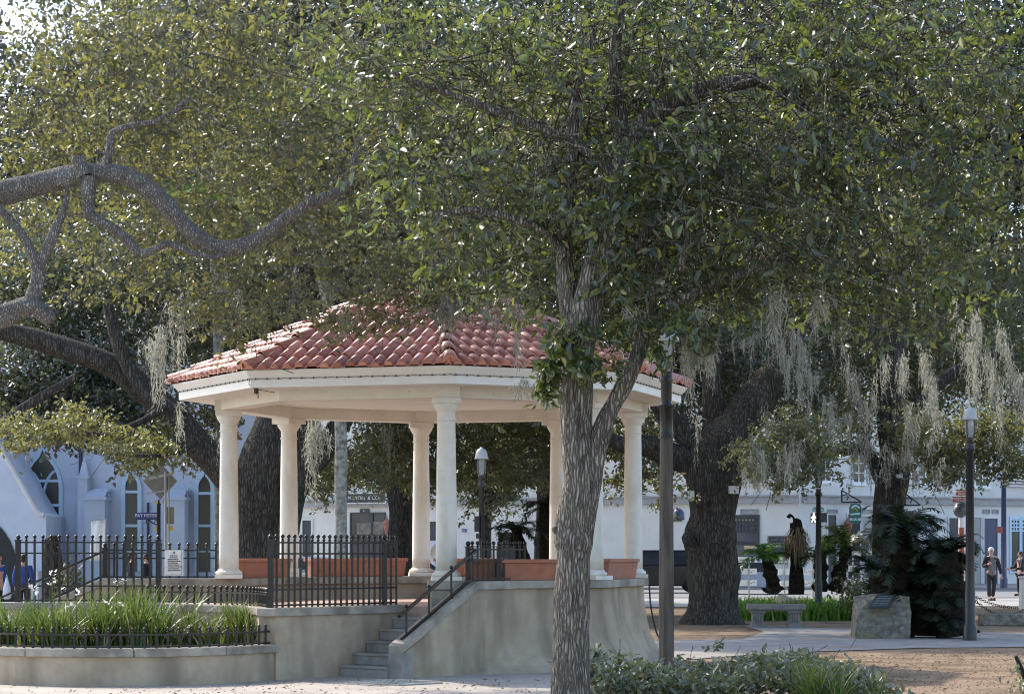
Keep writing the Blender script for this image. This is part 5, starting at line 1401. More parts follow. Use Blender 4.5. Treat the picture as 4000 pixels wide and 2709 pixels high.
for j in range(7):
    for i in range(n + 1):
        t = i / n; vs.append((WX(356 + 57 * t - j * .8, 66), 66 + .03 * math.sin(t * 9 + j * .4), WZ(2030 + 4 * (1 - t) + j * 26, 66)))
mb.add(vs, [(j * (n + 1) + i, j * (n + 1) + i + 1, (j + 1) * (n + 1) + i + 1, (j + 1) * (n + 1) + i) for j in range(6) for i in range(n)], True)
o = mb.build('cloth', M['white'], bn); md = o.modifiers.new('thickness', 'SOLIDIFY'); md.thickness = .01
mb = MB(); mb.bar(W(354, 2031, 66), W(416, 2027, 66), .035); mb.tube([(WX(357, 66), 66.03, 0), (WX(357, 66), 66.03, WZ(2031, 66))], .018, 6); mb.tube([(WX(412, 66), 66.03, 0), (WX(412, 66), 66.03, WZ(2031, 66))], .018, 6); mb.build('stand', M['steel'], bn)

# ---- the corner block of shops across the street
CK = Vector((WX(3120, 104), 104, 0)); LK = Vector((WX(1080, 116), 116, 0)); RK = Vector((WX(4300, 114), 114, 0))
sh = thing('shop_block', 'long white two-storey shop building on the street corner behind the square', 'building', CK)
def wall_frame(a, b):
    u = (b - a).normalized(); n = Vector((u.y, -u.x, 0)); return u, n   # n points to the camera
uL, nL = wall_frame(LK, CK); uR, nR = wall_frame(CK, RK)
def on(px, side):
    """where the sight line of a pixel column meets the facade"""
    a, u = (LK, uL) if side == 'L' else (CK, uR)
    k = (px - 2000) / FPX
    t = (k * a.y - a.x) / (u.x - k * u.y)
    return a + u * t
def zz(py, p): return WZ(py, p.y)
HT = 11.0
def slab(name, a, b, n, z0, z1, proud, back, mat, parent):
    pts = [a + n * proud, b + n * proud, b - n * back, a - n * back]
    mb = MB(); mb.prism([(p.x, p.y) for p in pts], z0, z1); return mb.build(name, mat, parent, recalc=True)
slab('wall', LK, CK, nL, 0, HT, 0, 8, M['shop_w'], sh)
slab('wall', CK + uR * .01, RK, nR, 0, HT, 0, 8, M['shop'], sh)
zc_ = WZ(1937, 104); zb_ = WZ(1963, 104)
slab('cornice', LK, CK, nL, zb_, zc_, .16, .01, M['cornice'], sh); slab('cornice', CK + uR * .17, RK, nR, zb_, zc_, .16, .01, M['cornice'], sh)
slab('cornice', LK, CK, nL, zc_, zc_ + .07, .24, .01, M['cornice'], sh); slab('cornice', CK + uR * .25, RK, nR, zc_, zc_ + .07, .24, .01, M['cornice'], sh)
slab('parapet', LK, CK, nL, HT, HT + .4, .2, .4, M['cornice'], sh); slab('parapet', CK + uR * .21, RK, nR, HT, HT + .4, .2, .4, M['cornice'], sh)
def opening(name, x0, x1, y0, y1, side, frame='shop_w', pane='glass', grid=(0, 0), fw=.10, proud=.06, kick=0.0, grid_mat=None, gy=None, sill=False):
    u, n = (uL, nL) if side == 'L' else (uR, nR)
    a, b = on(x0, side), on(x1, side); w = (b - a).length; m = (a + b) / 2
    z1, z0 = zz(y0, m), max(0.0, zz(y1, m)); 
    if y1 > 2280: z0 = 0.14
    h = z1 - z0
    O = a + Vector((0, 0, z0)) + n * .004
    mb = MB(); o_ = [(-fw, -fw if z0 > .3 else 0), (w + fw, -fw if z0 > .3 else 0), (w + fw, h + fw), (-fw, h + fw)]; i_ = [(0, 0), (w, 0), (w, h), (0, h)]
    ring_plate(mb, o_, i_, O, u, ZA, proud)
    if sill: mb.plate([(-fw * 1.5, -fw - .07), (w + fw * 1.5, -fw - .07), (w + fw * 1.5, -fw - .003), (-fw * 1.5, -fw - .003)], O, u, ZA, proud * 2.2)
    f = mb.build(name, M[frame], sh, recalc=True)
    mb = MB(); mb.plate(i_, O, u, ZA, .012); mb.build('pane', M[pane], f)
    if grid != (0, 0):
        g0, g1 = (0, h) if gy is None else (zz(gy[1], m) - z0, zz(gy[0], m) - z0)
        mb = MB()
        for i in range(grid[0] + 1):
            x = w * i / grid[0]; mb.plate([(x - .03, g0), (x + .03, g0), (x + .03, g1), (x - .03, g1)], O + n * .013, u, ZA, .03)
        for j in range(grid[1] + 1):
            z = g0 + (g1 - g0) * j / grid[1]; mb.plate([(0, z - .03), (w, z - .03), (w, z + .03), (0, z + .03)], O + n * .0145, u, ZA, .033)
        mb.build('glazing_bars', M[grid_mat or frame], f)
    if kick:
        mb = MB(); mb.plate([(0, 0), (w, 0), (w, h * kick), (0, h * kick)], O + n * .016, u, ZA, .03); mb.build('lower_panel', M['dark_paint'], f)
    return f, O, u, n, w, h
# left facade, seen through the bandstand
opening('window', 1183, 1217, 2031, 2200, 'L', 'shop_w', 'dark_paint')
f, O, u, n, w, h = opening('shopfront', 1372, 1504, 2004, 2300, 'L', 'dark_paint', 'glass', fw=.05, kick=.34)
mb = MB(); mb.plate([(w * .18, h * .70), (w * .60, h * .70), (w * .60, h * .86), (w * .18, h * .86)], O + n * .02, u, ZA, .02); mb.plate([(w * .62, h * .70), (w * .97, h * .70), (w * .97, h * .88), (w * .62, h * .88)], O + n * .02, u, ZA, .02); mb.build('blind', mat_noise('patterned_blind', (.10, .09, .075), (.24, .21, .17), 5.0, .5), f)
mb = MB(); mb.plate([(w * .62, h * .36), (w * .66, h * .36), (w * .66, h), (w * .62, h)], O + n * .02, u, ZA, .05); mb.plate([(0, h * .60), (w, h * .60), (w, h * .64), (0, h * .64)], O + n * .022, u, ZA, .05); mb.build('glazing_bars', M['dark_paint'], f)
opening('window', 1573, 1582, 2036, 2180, 'L', 'copper', 'dark_paint', fw=.03)
f, O, u, n, w, h = opening('window', 1640, 1727, 2036, 2110, 'L', 'shop_w', 'dark_paint', fw=.04)
opening('doorway', 1948, 2008, 2078, 2300, 'L', 'shop', 'ink', fw=.05)
opening('window', 2600, 2662, 1992, 2032, 'L', 'dark_paint', 'glass', fw=.03)
f, O, u, n, w, h = opening('shopfront', 2868, 2963, 2014, 2240, 'L', 'dark_paint', 'glass', (7, 4), .05, grid_mat='dark_paint', gy=(2020, 2075))
rg = random.Random(4)
for i in range(3):
    for j in range(7):
        if rg.random() < .55 - .12 * i:
            mb = MB(); x = w * (j + .12) / 7; z = zz(2020 + 14 * i + 4, O) - O.z - .14; mb.plate([(x, z), (x + w * .1, z), (x + w * .1, z + .10), (x, z + .10)], O + n * .0128, u, ZA, .004); mb.build('lit_shelf', M['warm'] if i == 0 else M['stone'], f)
mb = MB(); mb.plate([(0, h * .50), (w, h * .50), (w, h * .56), (0, h * .56)], O + n * .02, u, ZA, .05); mb.build('transom', M['dark_paint'], f)
mb = MB(); mb.plate([(w * .45, h * .42), (w * .95, h * .42), (w * .98, h * .49), (w * .4, h * .49)], O + n * .0155, u, ZA, .02); mb.build('lit_display', M['warm'], f)
st = [(.5 * math.cos(R(90 + 36 * i)) * (.26 if i % 2 else .72), .5 * math.sin(R(90 + 36 * i)) * (.26 if i % 2 else .72)) for i in range(10)]
mb = MB(); mb.plate([(w * .28 + a * .8, h * .17 + b * .8) for a, b in st], O + n * .02, u, ZA, .03); mb.build('paper_star', mat_plain('pink_star', (.55, .25, .22), .6), f)
slab_ = opening('window', 2896, 2962, 1990, 2004, 'L', 'cornice', 'cornice', fw=.03, proud=.05)
for (x0, x1) in ((1300, 1360), (1700, 1760), (2200, 2260), (2560, 2620), (2930, 2990)):
    opening('window', x0, x1, 1720, 1880 if x0 > 2500 else 1850, 'L', 'white', 'glass', (2, 3), .08, sill=True)
# right facade
for (x0, x1, y0, y1) in ((3205, 3240, 1760, 1878), (3330, 3375, 1770, 1884), (3430, 3450, 1780, 1870), (3595, 3632, 1810, 1890), (3662, 3702, 1800, 1892), (3808, 3862, 1800, 1898)):
    opening('window', x0, x1, y0, y1, 'R', 'white', 'glass', (2, 3), .07, sill=True)
for (x0, x1, y0, y1, kind) in ((3232, 3264, 2010, 2300, 'dark_paint'), (3310, 3360, 2008, 2300, 'ink'), (3362, 3404, 2015, 2300, 'cornice'), (3440, 3470, 2015, 2300, 'dark_paint'), (3705, 3760, 2022, 2300, 'dark_paint'), (3800, 3830, 2020, 2300, 'cornice'), (3842, 3894, 2024, 2300, 'blue_iron')):
    opening('doorway', x0, x1, y0, y1, 'R', 'shop', kind, fw=.07)
for (x0, x1) in ((3232, 3268), (3368, 3404), (3440, 3465), (3840, 3862), (3876, 3896)): opening('window', x0, x1, 1991, 2003, 'R', 'cornice', 'cornice', fw=.03)
for (x0, x1) in ((3948, 3980), (3990, 4040)): opening('shopfront', x0, x1, 2025, 2230, 'R', 'frame_blue', 'glass', (3, 3), .10, gy=(2028, 2072))
mb = MB(); a, b = on(3930, 'R'), on(4090, 'R')
for i in range(6): 
    z = zz(1900, a) + i * .14
    mb.prism([(q.x, q.y) for q in (a + nR * (.25 + .12 * i), b + nR * (.25 + .12 * i), b - nR * .01, a - nR * .01)], z, z + .10)
mb.build('balcony_corbel', M['church_trim'], sh)
opening('window', 3945, 3990, 1780, 1888, 'R', 'white', 'glass', (2, 2), .08); opening('window', 4000, 4060, 1780, 1888, 'R', 'white', 'glass', (2, 2), .08)

def wall_sign(name, label, x0, x1, y0, y1, side, board, text=None, tcol='sign_text', size=.3, frame=None, cat='sign', proud=.06, lift=0.0):
    u, n = (uL, nL) if side == 'L' else (uR, nR)
    a, b = on(x0, side), on(x1, side); m = (a + b) / 2; w = (b - a).length; z0, z1 = zz(y1, m), zz(y0, m)
    root = thing(name, label, cat, (m.x, m.y, z0))
    O = a + Vector((0, 0, z0)) + n * (.01 + lift)
    mb = MB(); mb.plate([(0, 0), (w, 0), (w, z1 - z0), (0, z1 - z0)], O, u, ZA, proud); mb.build('board', M[board], root)
    if frame:
        mb = MB(); ring_plate(mb, [(-.06, -.06), (w + .06, -.06), (w + .06, z1 - z0 + .06), (-.06, z1 - z0 + .06)], [(.0, .0), (w, .0), (w, z1 - z0), (0, z1 - z0)], O, u, ZA, proud + .03); mb.build('frame', M[frame], root, recalc=True)
    if text:
        c = O + u * (w / 2) + Vector((0, 0, (z1 - z0) / 2)) + n * (proud + .006)
        lettering('lettering', text, size, M[tcol], root, c, 90, math.atan2(u.y, u.x))
    return root, O, u, n, w, z1 - z0
wall_sign('shop_sign', 'long dark fascia sign with pale capital letters over the dark shopfront', 1345, 1515, 1928, 1962, 'L', 'sign_dark', 'M LYON  & CO', 'sign_text', .26, 'sign_text', lift=.20)
wall_sign('number_plate', 'small dark house-number plate over the dark shopfront door', 1408, 1444, 1986, 2001, 'L', 'sign_dark', '61', 'sign_text', .14)
wall_sign('window_poster', 'pale blue poster with a yellow figure below the dark window', 1640, 1730, 2114, 2172, 'L', 'bag', 'SA', 'sign_text', .3)
mb = MB(); m = on(1705, 'L'); z = zz(2168, m); mb.plate([(-.28, 0), (.42, 0), (.3, .3), (.1, .5), (.02, .62), (-.1, .5), (-.25, .3)], m + Vector((0, 0, z)) + nL * .08, uL, ZA, .02); tag(mb.build('poster_figure', M['boulder']), 'yellow cut-out shape on the pale blue window poster', 'poster shape')
wall_sign('wall_plaque', 'small blue tile plaque on the white wall beside the front column', 1806, 1822, 2064, 2076, 'L', 'sign_blue', 'N 2', 'white', .12)
wall_sign('shop_sign', 'dark wooden sign with a pale border left of the dead palm', 3006, 3084, 2096, 2118, 'L', 'sign_dark', 'CEDAR HOUSE', 'bench', .17, 'bench')
wall_sign('menu_board', 'dark board hanging below the wooden sign behind the palms', 3006, 3074, 2136, 2200, 'L', 'sign_dark')
# wall lanterns
def wall_lantern(label, px, py, side):
    u, n = (uL, nL) if side == 'L' else (uR, nR); p = on(px, side) + n * .3; z = zz(py, p)
    root = thing('wall_lantern', label, 'lantern', (p.x, p.y, z), 'copper wall lanterns')
    mb = MB(); mb.lathe((p.x, p.y, z), [(.04, -.42), (.09, -.34), (.17, 0), (.19, .14)], 6); mb.build('glass_body', M['copper'], root)
    mb = MB(); mb.lathe((p.x, p.y, z), [(.24, .142), (.13, .30), (.05, .36), (.02, .52)], 6); mb.build('cap', M['copper'], root)
    mb = MB(); mb.tube([(p.x, p.y, z - .42), (p.x, p.y, z - .56), tuple(p - n * .29 + Vector((0, 0, z - .5)))], .025, 5); mb.build('bracket', M['copper'], root)
wall_lantern('copper wall lantern right of the dark shopfront', 1523, 2055, 'L'); wall_lantern('copper wall lantern left of the green hanging sign', 3297, 2056, 'R')
# hanging pub-like signs on scroll brackets
def hang_sign(label, px0, px1, ptop, Y, board=True, mirror=1):
    root = thing('hanging_sign', label, 'sign', (WX(px0, Y), Y, WZ(ptop, Y)))
    mb = MB(); a = W(px0, ptop + 4, Y); b = W(px0, ptop + 50, Y); c = W(px1, ptop + 50, Y)
    mb.tube([a, b], .045, 6); mb.tube([a, c], .035, 6); mb.tube([b, c], .04, 6)
    mb.tube([W(px0 + 2, ptop + 24, Y), W(px0 + 16, ptop + 20, Y), W(px0 + 26, ptop + 30, Y), W(px0 + 20, ptop + 42, Y)], .03, 5); mb.tube([a, W(px0 + 4, ptop - 4, Y), W(px0 + 9, ptop - 2, Y)], .03, 5)
    mb.build('bracket', M['lamp_iron'], root)
    if board:
        x0, x1 = WX(3317, Y), WX(3364, Y); xm = (x0 + x1) / 2; w = x1 - x0; zt, zb = WZ(1964, Y), WZ(2042, Y); h = zt - zb
        arch = [(-w / 2, 0), (w / 2, 0)] + [(w / 2 * math.cos(R(a_)), h * .78 + h * .22 * math.sin(R(a_))) for a_ in range(0, 181, 20)]
        mb = MB(); mb.plate(arch, (xm, Y, zb), XA, ZA, .08); mb.build('board', M['sign_green'], root, recalc=True)
        mb = MB()
        mb.add([(xm + w * .40 * math.cos(R(a_)) * (r_), Y - .084, zb + h * .66 + h * .25 * math.sin(R(a_)) * r_) for r_ in (1.0, .72) for a_ in range(20, 161, 20)], [(i, i + 1, 8 + i + 1, 8 + i) for i in range(7)]); 
        mb.plate([(-w * .40, h * .40), (w * .36, h * .44), (w * .36, h * .52), (-w * .40, h * .48)], (xm, Y - .081, zb), XA, ZA, .008); mb.plate([(-w * .45, h * .13), (w * .45, h * .13), (w * .45, h * .25), (-w * .45, h * .25)], (xm, Y - .081, zb), XA, ZA, .008); mb.build('panels', mat_plain('pale_sign_band', (.45, .60, .62), .6), root)
        mb = MB(); mb.tube([(xm - .06, Y - .09, zb + h * .80), (xm + .10, Y - .09, zb + h * .60)], .02, 5); mb.tube([(xm - .06, Y - .09, zb + h * .80), (xm - .14, Y - .09, zb + h * .62)], .014, 5); mb.build('emblem', M['yellow'], root)
        lettering('lettering', 'PUB', .16, M['ink'], root, (xm, Y - .092, zb + h * .19))
        mb = MB(); mb.tube([(x0 + .08, Y - .04, zt - h * .15), (x0 + .08, Y - .04, WZ(ptop + 50, Y))], .012, 4); mb.tube([(x1 - .08, Y - .04, zt - h * .15), (x1 - .08, Y - .04, WZ(ptop + 50, Y))], .012, 4); mb.build('chains', M['lamp_iron'], root)
hang_sign('green hanging sign with arched top on a black scroll bracket', 3288, 3366, 1910, 104.0)
hang_sign('empty black scroll bracket on the wall right of the slim oak trunk', 3536, 3596, 1922, 107.0, False)

# ================================================================== street lamps and posts
def lantern_head(root, x, y, z, s=1.0, cap='lamp_cap', rs=.78):
    q_ = lambda L: [(r * rs, h) for r, h in L]
    mb = MB(); mb.lathe((x, y, z), q_([(.205 * s, 0.40 * s), (.21 * s, .42 * s), (.185 * s, .47 * s), (.17 * s, .56 * s), (.13 * s, .62 * s), (.06 * s, .645 * s), (.03 * s, .68 * s)]), 12); mb.build('lantern_cap', M[cap], root)
    mb = MB(); mb.lathe((x, y, z), q_([(.10 * s, .02 * s), (.13 * s, .10 * s), (.14 * s, .26 * s), (.14 * s, .395 * s)]), 12); mb.build('lantern_glass', M['lamp_glass'], root)
    mb = MB()
    for k in range(4):
        a = R(45 + 90 * k); mb.tube([(x + .08 * s * rs * math.cos(a), y + .08 * s * rs * math.sin(a), z), (x + .15 * s * rs * math.cos(a), y + .15 * s * rs * math.sin(a), z + .1 * s), (x + .16 * s * rs * math.cos(a), y + .16 * s * rs * math.sin(a), z + .41 * s)], .012 * s, 5)
    mb.lathe((x, y, z - .05 * s), q_([(.09 * s, 0), (.11 * s, .05 * s), (.06 * s, .08 * s)]), 12); mb.build('lantern_cage', M['lamp_iron'], root)
def lamp(label, px, Y, ptop, w0, w1, s=1.0, mat='lamp_iron', glass=True):
    x = WX(px, Y); zt = WZ(ptop, Y) - .70 * s
    root = thing('street_lamp', label, 'street lamp', (x, Y, 0))
    mb = MB(); mb.lathe((x, Y, 0), [(w0 * 1.5, 0), (w0 * 1.5, .25), (w0 * 1.15, .32), (w0 * 1.1, .9), (w0, 1.0), (w1, zt - .25), (w1 * 1.5, zt - .22), (w1 * 1.5, zt - .16), (w1 * 1.1, zt - .12), (w1 * 1.4, zt - .06)], 14); mb.build('pole', M[mat], root)
    lantern_head(root, x, Y, zt, s)
    return root
lp = lamp('black street lamp with clear lantern, seen between the front and rear bandstand columns', 1881, 46.0, 1742, .064, .052, .85)
mb = MB(); mb.box((WX(1863, 45.9), 45.9, WZ(2045, 45.9)), (.10, .12, .31)); mb.box((WX(1867, 45.9), 45.9, WZ(2092, 45.9)), (.08, .1, .10)); mb.build('control_box', M['lamp_iron'], lp)
lamp('black street lamp with pale cap rising from the dark palms at right', 3789, 43.0, 1583, .09, .066, .88)
lamp('black street lamp among the sago palms, in front of the walk signal', 3197, 57.0, 1805, .085, .055, .85)
# blue-grey lamp with square head
x, Y = WX(3921, 98), 98.0
bl_ = thing('street_lamp', 'slim blue-grey street lamp with a square lantern near the right edge', 'street lamp', (x, Y, 0))
mb = MB(); mb.lathe((x, Y, 0), [(.17, .13), (.17, .5), (.13, .6), (.10, WZ(1895, Y)), (.16, WZ(1893, Y))], 10); mb.build('pole', M['blue_iron'], bl_)
z = WZ(1893, Y); mb = MB(); mb.lathe((x, Y, z), [(.18, 0), (.34, .28)], 4, False, rot=R(45)); mb.build('lantern_glass', M['lamp_glass'], bl_)
mb = MB(); mb.lathe((x, Y, z), [(.42, .282), (.40, .32), (.14, .42), (.10, .52)], 4, False, rot=R(45)); mb.build('lantern_cap', M['blue_iron'], bl_)
mb = MB(); mb.box((WX(3905, Y), Y - .05, WZ(2068, Y)), (.26, .1, .28)); mb.build('red_sign', M['sign_brown'], bl_)
# wooden lamp post in front of the bandstand
YW = 27.5
xw = WX(2603, YW)
wp = thing('lamp_post', 'thick weathered timber lamp post with black iron top, right of the forked trunk', 'lamp post', (xw, YW, 0))
mb = MB(); mb.lathe((xw, YW, 0), [(.099, 0), (.094, 1.5), (.080, WZ(1700, YW))], 8, False, rot=R(22.5)); mb.build('timber_post', M['post'], wp, bevel=.01)
mb = MB(); zs = WZ(1700, YW)
mb.lathe((xw, YW, zs), [(.082, -.02), (.085, .0), (.08, .05), (.078, .32), (.112, .345), (.112, .365), (.058, .38), (.066, .42), (.066, .62), (.09, .66), (.05, .72)], 14)
for k in range(6):
    a = k * R(60); mb.ball((xw + .086 * math.cos(a), YW + .086 * math.sin(a), zs - .01), .014, 6)
mb.lathe((xw, YW, zs - .035), [(.09, 0), (.09, .02)], 14); mb.lathe((xw, YW, zs + .02), [(.09, 0), (.09, .018)], 14)
mb.build('iron_sleeve', M['lamp_iron'], wp)
lantern_head(wp, xw, YW, zs + .74, .95)
# conduit on the bandstand wall near the post
mb = MB()
pts = [OC(1.85, 3.24, RIMB), OC(1.85, 3.255, .9), OC(1.85, 3.29, .68), OC(1.87, 3.35, .45), OC(1.9, 3.45, .25), OC(1.93, 3.60, .06)]
mb.tube(pts, .014, 6); tag(mb.build('cable_conduit', M['ink']), 'black cable running down the flared bandstand wall', 'cable')

# ================================================================== square furniture
bx, by = WX(3030, 50.5), 50.5
be = thing('stone_bench', 'backless stone bench with fluted legs in the shade', 'bench', (bx, by, 0))
mb = MB(); mb.box((bx, by, .455), (1.26, .42, .12)); mb.box((bx, by, .38), (1.12, .34, .03)); mb.build('seat', M['bench'], be, bevel=.03)
for sx in (-.40, .40):
    mb = MB(); mb.box((bx + sx, by, .05), (.30, .36, .10)); mb.box((bx + sx, by, .21), (.24, .30, .22)); mb.box((bx + sx, by, .34), (.30, .36, .05), 0, 1.08)
    for q in range(4): mb.box((bx + sx - .08 + q * .053, by - .155, .21), (.028, .03, .20))
    mb.build('leg', M['bench'], be, bevel=.006)
# plaque stone
YS = 43.8
ps = thing('plaque_stone', 'lichen-covered block of stone with a bronze plaque on its sloping top', 'monument', (WX(3450, YS), YS, 0))
import bmesh
mb = MB()
f_ = [(3338, 2496), (3552, 2496), (3560, 2440), (3562, 2330), (3452, 2322), (3400, 2350), (3350, 2395)]
fr = [W(a, b, YS) for a, b in f_]
fr[3].y += .25; fr[4].y += .45; fr[5].y += .25; fr[6].y += .02
bk = [Vector((p.x * 1 + (.02 if i in (1, 2, 3) else .05), YS + .85, p.z + (.05 if i in (5, 6) else 0))) for i, p in enumerate(fr)]
for i in (6,): bk[i].z = fr[4].z - .05
bk[5].z = fr[4].z
n = 7
mb.add(fr + bk, [tuple(range(n)), tuple(range(2 * n - 1, n - 1, -1))] + [(i, i + n, (i + 1) % n + n, (i + 1) % n) for i in range(n)])
o = mb.build('stone_block', M['stone'], ps, recalc=True)
bm_ = bmesh.new(); bm_.from_mesh(o.data); bmesh.ops.triangulate(bm_, faces=bm_.faces)
for _ in range(4): bmesh.ops.subdivide_edges(bm_, edges=[e for e in bm_.edges if e.calc_length() > .07], cuts=1, use_grid_fill=True)
from mathutils import noise as mnoise
for v in bm_.verts:
    d = mnoise.noise(v.co * 5) * .035 + mnoise.noise(v.co * 17) * .018
    v.co += v.normal * d if v.normal.length else Vector((0, 0, 0))
bm_.to_mesh(o.data); bm_.free()
mb = MB(); q = [W(3392, 2385, YS - .06), W(3470, 2384, YS - .02), W(3500, 2334, YS + .40), W(3424, 2335, YS + .33)]
up = Vector((0, -.03, .045)); q = [p + up for p in q]
mb.add(q + [p + Vector((0, -.015, .03)) for p in q], [(3, 2, 1, 0), (4, 5, 6, 7)] + [(i, (i + 1) % 4, 4 + (i + 1) % 4, 4 + i) for i in range(4)]); mb.build('plaque', M['bronze'], ps, recalc=True)
qq = [p + Vector((0, -.017, .034)) for p in q]
mb = MB()
for j in range(6):
    t0, t1 = .14 + j * .13, .17 + j * .13
    for (s0, s1) in ((.12, .38), (.42, .66), (.70, .88)):
        L_ = lambda s, t: (qq[0].lerp(qq[1], s)).lerp(qq[3].lerp(qq[2], s), t)
        mb.add([L_(s0, t0), L_(s1, t0), L_(s1, t1), L_(s0, t1)], [(0, 1, 2, 3)])
mb.build('raised_text', M['steel'], ps)
# low stone kerb block, white post and chains at right
mb = MB(); a = W(3862, 2442, 52); mb.box((a.x + .75, 52, .13), (1.9, .5, .26)); o = mb.build('stone_kerb', M['stone'], None, bevel=.02); tag(o, 'low grey stone kerb block lying at the right edge', 'kerb block')
mb = MB(); a = W(4000, 2380, 66); mb.box((a.x + .08, 66, .45), (.38, .38, .90), 0, .94); mb.box((a.x + .08, 66, .93), (.42, .42, .06)); o = mb.build('stone_post', M['church_trim'], None, bevel=.02); tag(o, 'pale square stone bollard holding the chains at the right edge', 'bollard')
def chain(label, a, b, sag, n):
    root = thing('chain', label, 'chain', a, 'chains slung between the posts')
    a, b = Vector(a), Vector(b)
    mb = MB()
    for i in range(n):
        t0, t1 = i / n, (i + 1.25) / n
        P = lambda t: a.lerp(b, t) - Vector((0, 0, sag * 4 * t * (1 - t)))
        p, q = P(t0), P(min(t1, 1.03)); d = (q - p)
        s = Vector((0, 0, .035)) if i % 2 else Vector((.0, .035, 0))
        mb.tube([p, p + d * .2 + s, p + d * .8 + s, q, p + d * .8 - s, p + d * .2 - s, p], .012, 5, caps=False)
    mb.build('links', M['chain'], root)
chain('rusty chain sagging lowest, in front, at the right edge', W(3800, 2335, 58), W(4010, 2372, 64), .30, 26)
chain('rusty chain farther back, hanging from the dark palms to the bollard', W(3790, 2318, 70), W(3990, 2372, 67), .12, 26)

# ================================================================== traffic signs and signals
def pole(mb, px, Y, ptop, r): mb.tube([(WX(px, Y), Y, 0), (WX(px, Y), Y, WZ(ptop, Y))], r, 10)
Yd = 62.0
dg = thing('traffic_sign', 'grey back of a diamond traffic sign on a steel pole before the church', 'traffic sign', (WX(646, Yd), Yd, 0))
mb = MB(); pole(mb, 646, Yd, 1840, .035); pole(mb, 660, Yd + .05, 1850, .02); mb.build('pole', M['steel'], dg)
mb = MB(); c = W(626, 1878, Yd + .06); h = 72 * Yd / FPX; mb.plate([(0, -h), (h * .93, 0), (0, h), (-h * .93, 0)], c, XA, ZA, -.012)
mb.build('sign_plate', M['sign_back'], dg)
mb = MB(); mb.bar(W(582, 1868, Yd + .03), W(670, 1850, Yd + .03), .05, .08); mb.bar(W(570, 1928, Yd + .03), W(664, 1912, Yd + .03), .03, .05); mb.build('bracket', M['steel'], dg)
mb = MB(); mb.box(W(664, 2012, Yd + .08), (.22, .02, .46)); mb.build('small_plate', M['sign_back'], dg)
mb = MB(); mb.box(W(614, 1960, Yd + .04), (.12, .012, .07)); mb.box(W(640, 1955, Yd + .045), (.06, .012, .16)); mb.box(W(666, 2062, Yd + .06), (.14, .012, .12)); mb.box(W(612, 2062, Yd + .06), (.10, .012, .14)); mb.build('yellow_marks', M['yellow'], dg)
Ye = 60.0
pm = thing('street_sign', 'blue street-name style sign on a black post with a scroll bracket', 'street sign', (WX(620, Ye), Ye, 0))
mb = MB(); x = WX(620, Ye); mb.lathe((x, Ye, 0), [(.10, 0), (.10, .2), (.055, .3), (.05, WZ(1972, Ye)), (.07, WZ(1970, Ye)), (.03, WZ(1962, Ye)), (.025, WZ(1950, Ye))], 10); mb.build('pole', M['lamp_iron'], pm)
mb = MB(); mb.plate([(0, 0), (82 * Ye / FPX, 0), (82 * Ye / FPX, 25 * Ye / FPX), (0, 25 * Ye / FPX)], W(531, 2025, Ye), XA, ZA, .02); mb.build('name_plate', M['sign_blue'], pm)
lettering('lettering', 'PAY METER', .115, M['white'], pm, W(571, 2012.5, Ye) + Vector((0, -.026, 0)))
mb = MB()
sc = [(620, 2050), (606, 2046), (594, 2040), (586, 2032), (578, 2029), (571, 2033), (570, 2040), (576, 2043), (580, 2039)]
mb.tube([W(a, b, Ye) for a, b in sc], .018, 6); mb.tube([W(a, b, Ye) for a, b in [(600, 2042), (606, 2032), (612, 2030), (614, 2036)]], .015, 6); mb.tube([W(531, 2026, Ye), W(620, 2026, Ye)], .015, 6); mb.build('scroll_bracket', M['lamp_iron'], pm)
# walk signal with street name
Yk = 98.0
wk = thing('walk_signal', 'pedestrian signal showing a white walking figure below a teal street-name sign', 'walk signal', (WX(3195, Yk), Yk, 0))
mb = MB(); pole(mb, 3208, Yk, 1990, .07); mb.build('pole', M['steel'], wk)
mb = MB(); mb.box(W(3182, 2022, Yk), (.34, .25, .42)); mb.box(W(3215, 2020, Yk), (.30, .25, .40)); mb.build('signal_head', M['ink'], wk)
fg = [(-.04, .15), (-.02, .19), (.02, .19), (.04, .15), (.02, .11), (.07, .05), (.1, -.02), (.08, -.04), (.04, .02), (.03, -.05), (.08, -.18), (.04, -.19), (-.01, -.07), (-.07, -.19), (-.11, -.17), (-.04, -.04), (-.05, .03), (-.09, -.03), (-.11, -.01), (-.06, .08), (-.02, .11)]
mw, t_, p_ = new_mat('lit_walk_figure'); p_.inputs['Emission Color'].default_value = (1, 1, 1, 1); p_.inputs['Emission Strength'].default_value = 1.2
mb = MB(); mb.plate(fg, W(3179, 2021, Yk - .16), XA, ZA, .01); mb.build('walking_figure', mw, wk)
mb = MB(); mb.plate([(-.26, 0), (.26, 0), (.24, .14), (.1, .2), (0, .34), (-.1, .2), (-.24, .14)], W(3196, 1996, Yk - .1), XA, ZA, .03); mb.build('name_plate', M['sign_teal'], wk, recalc=True)
lettering('lettering', 'ST GEORGE', .085, M['white'], wk, W(3196, 1990.5, Yk - .14))
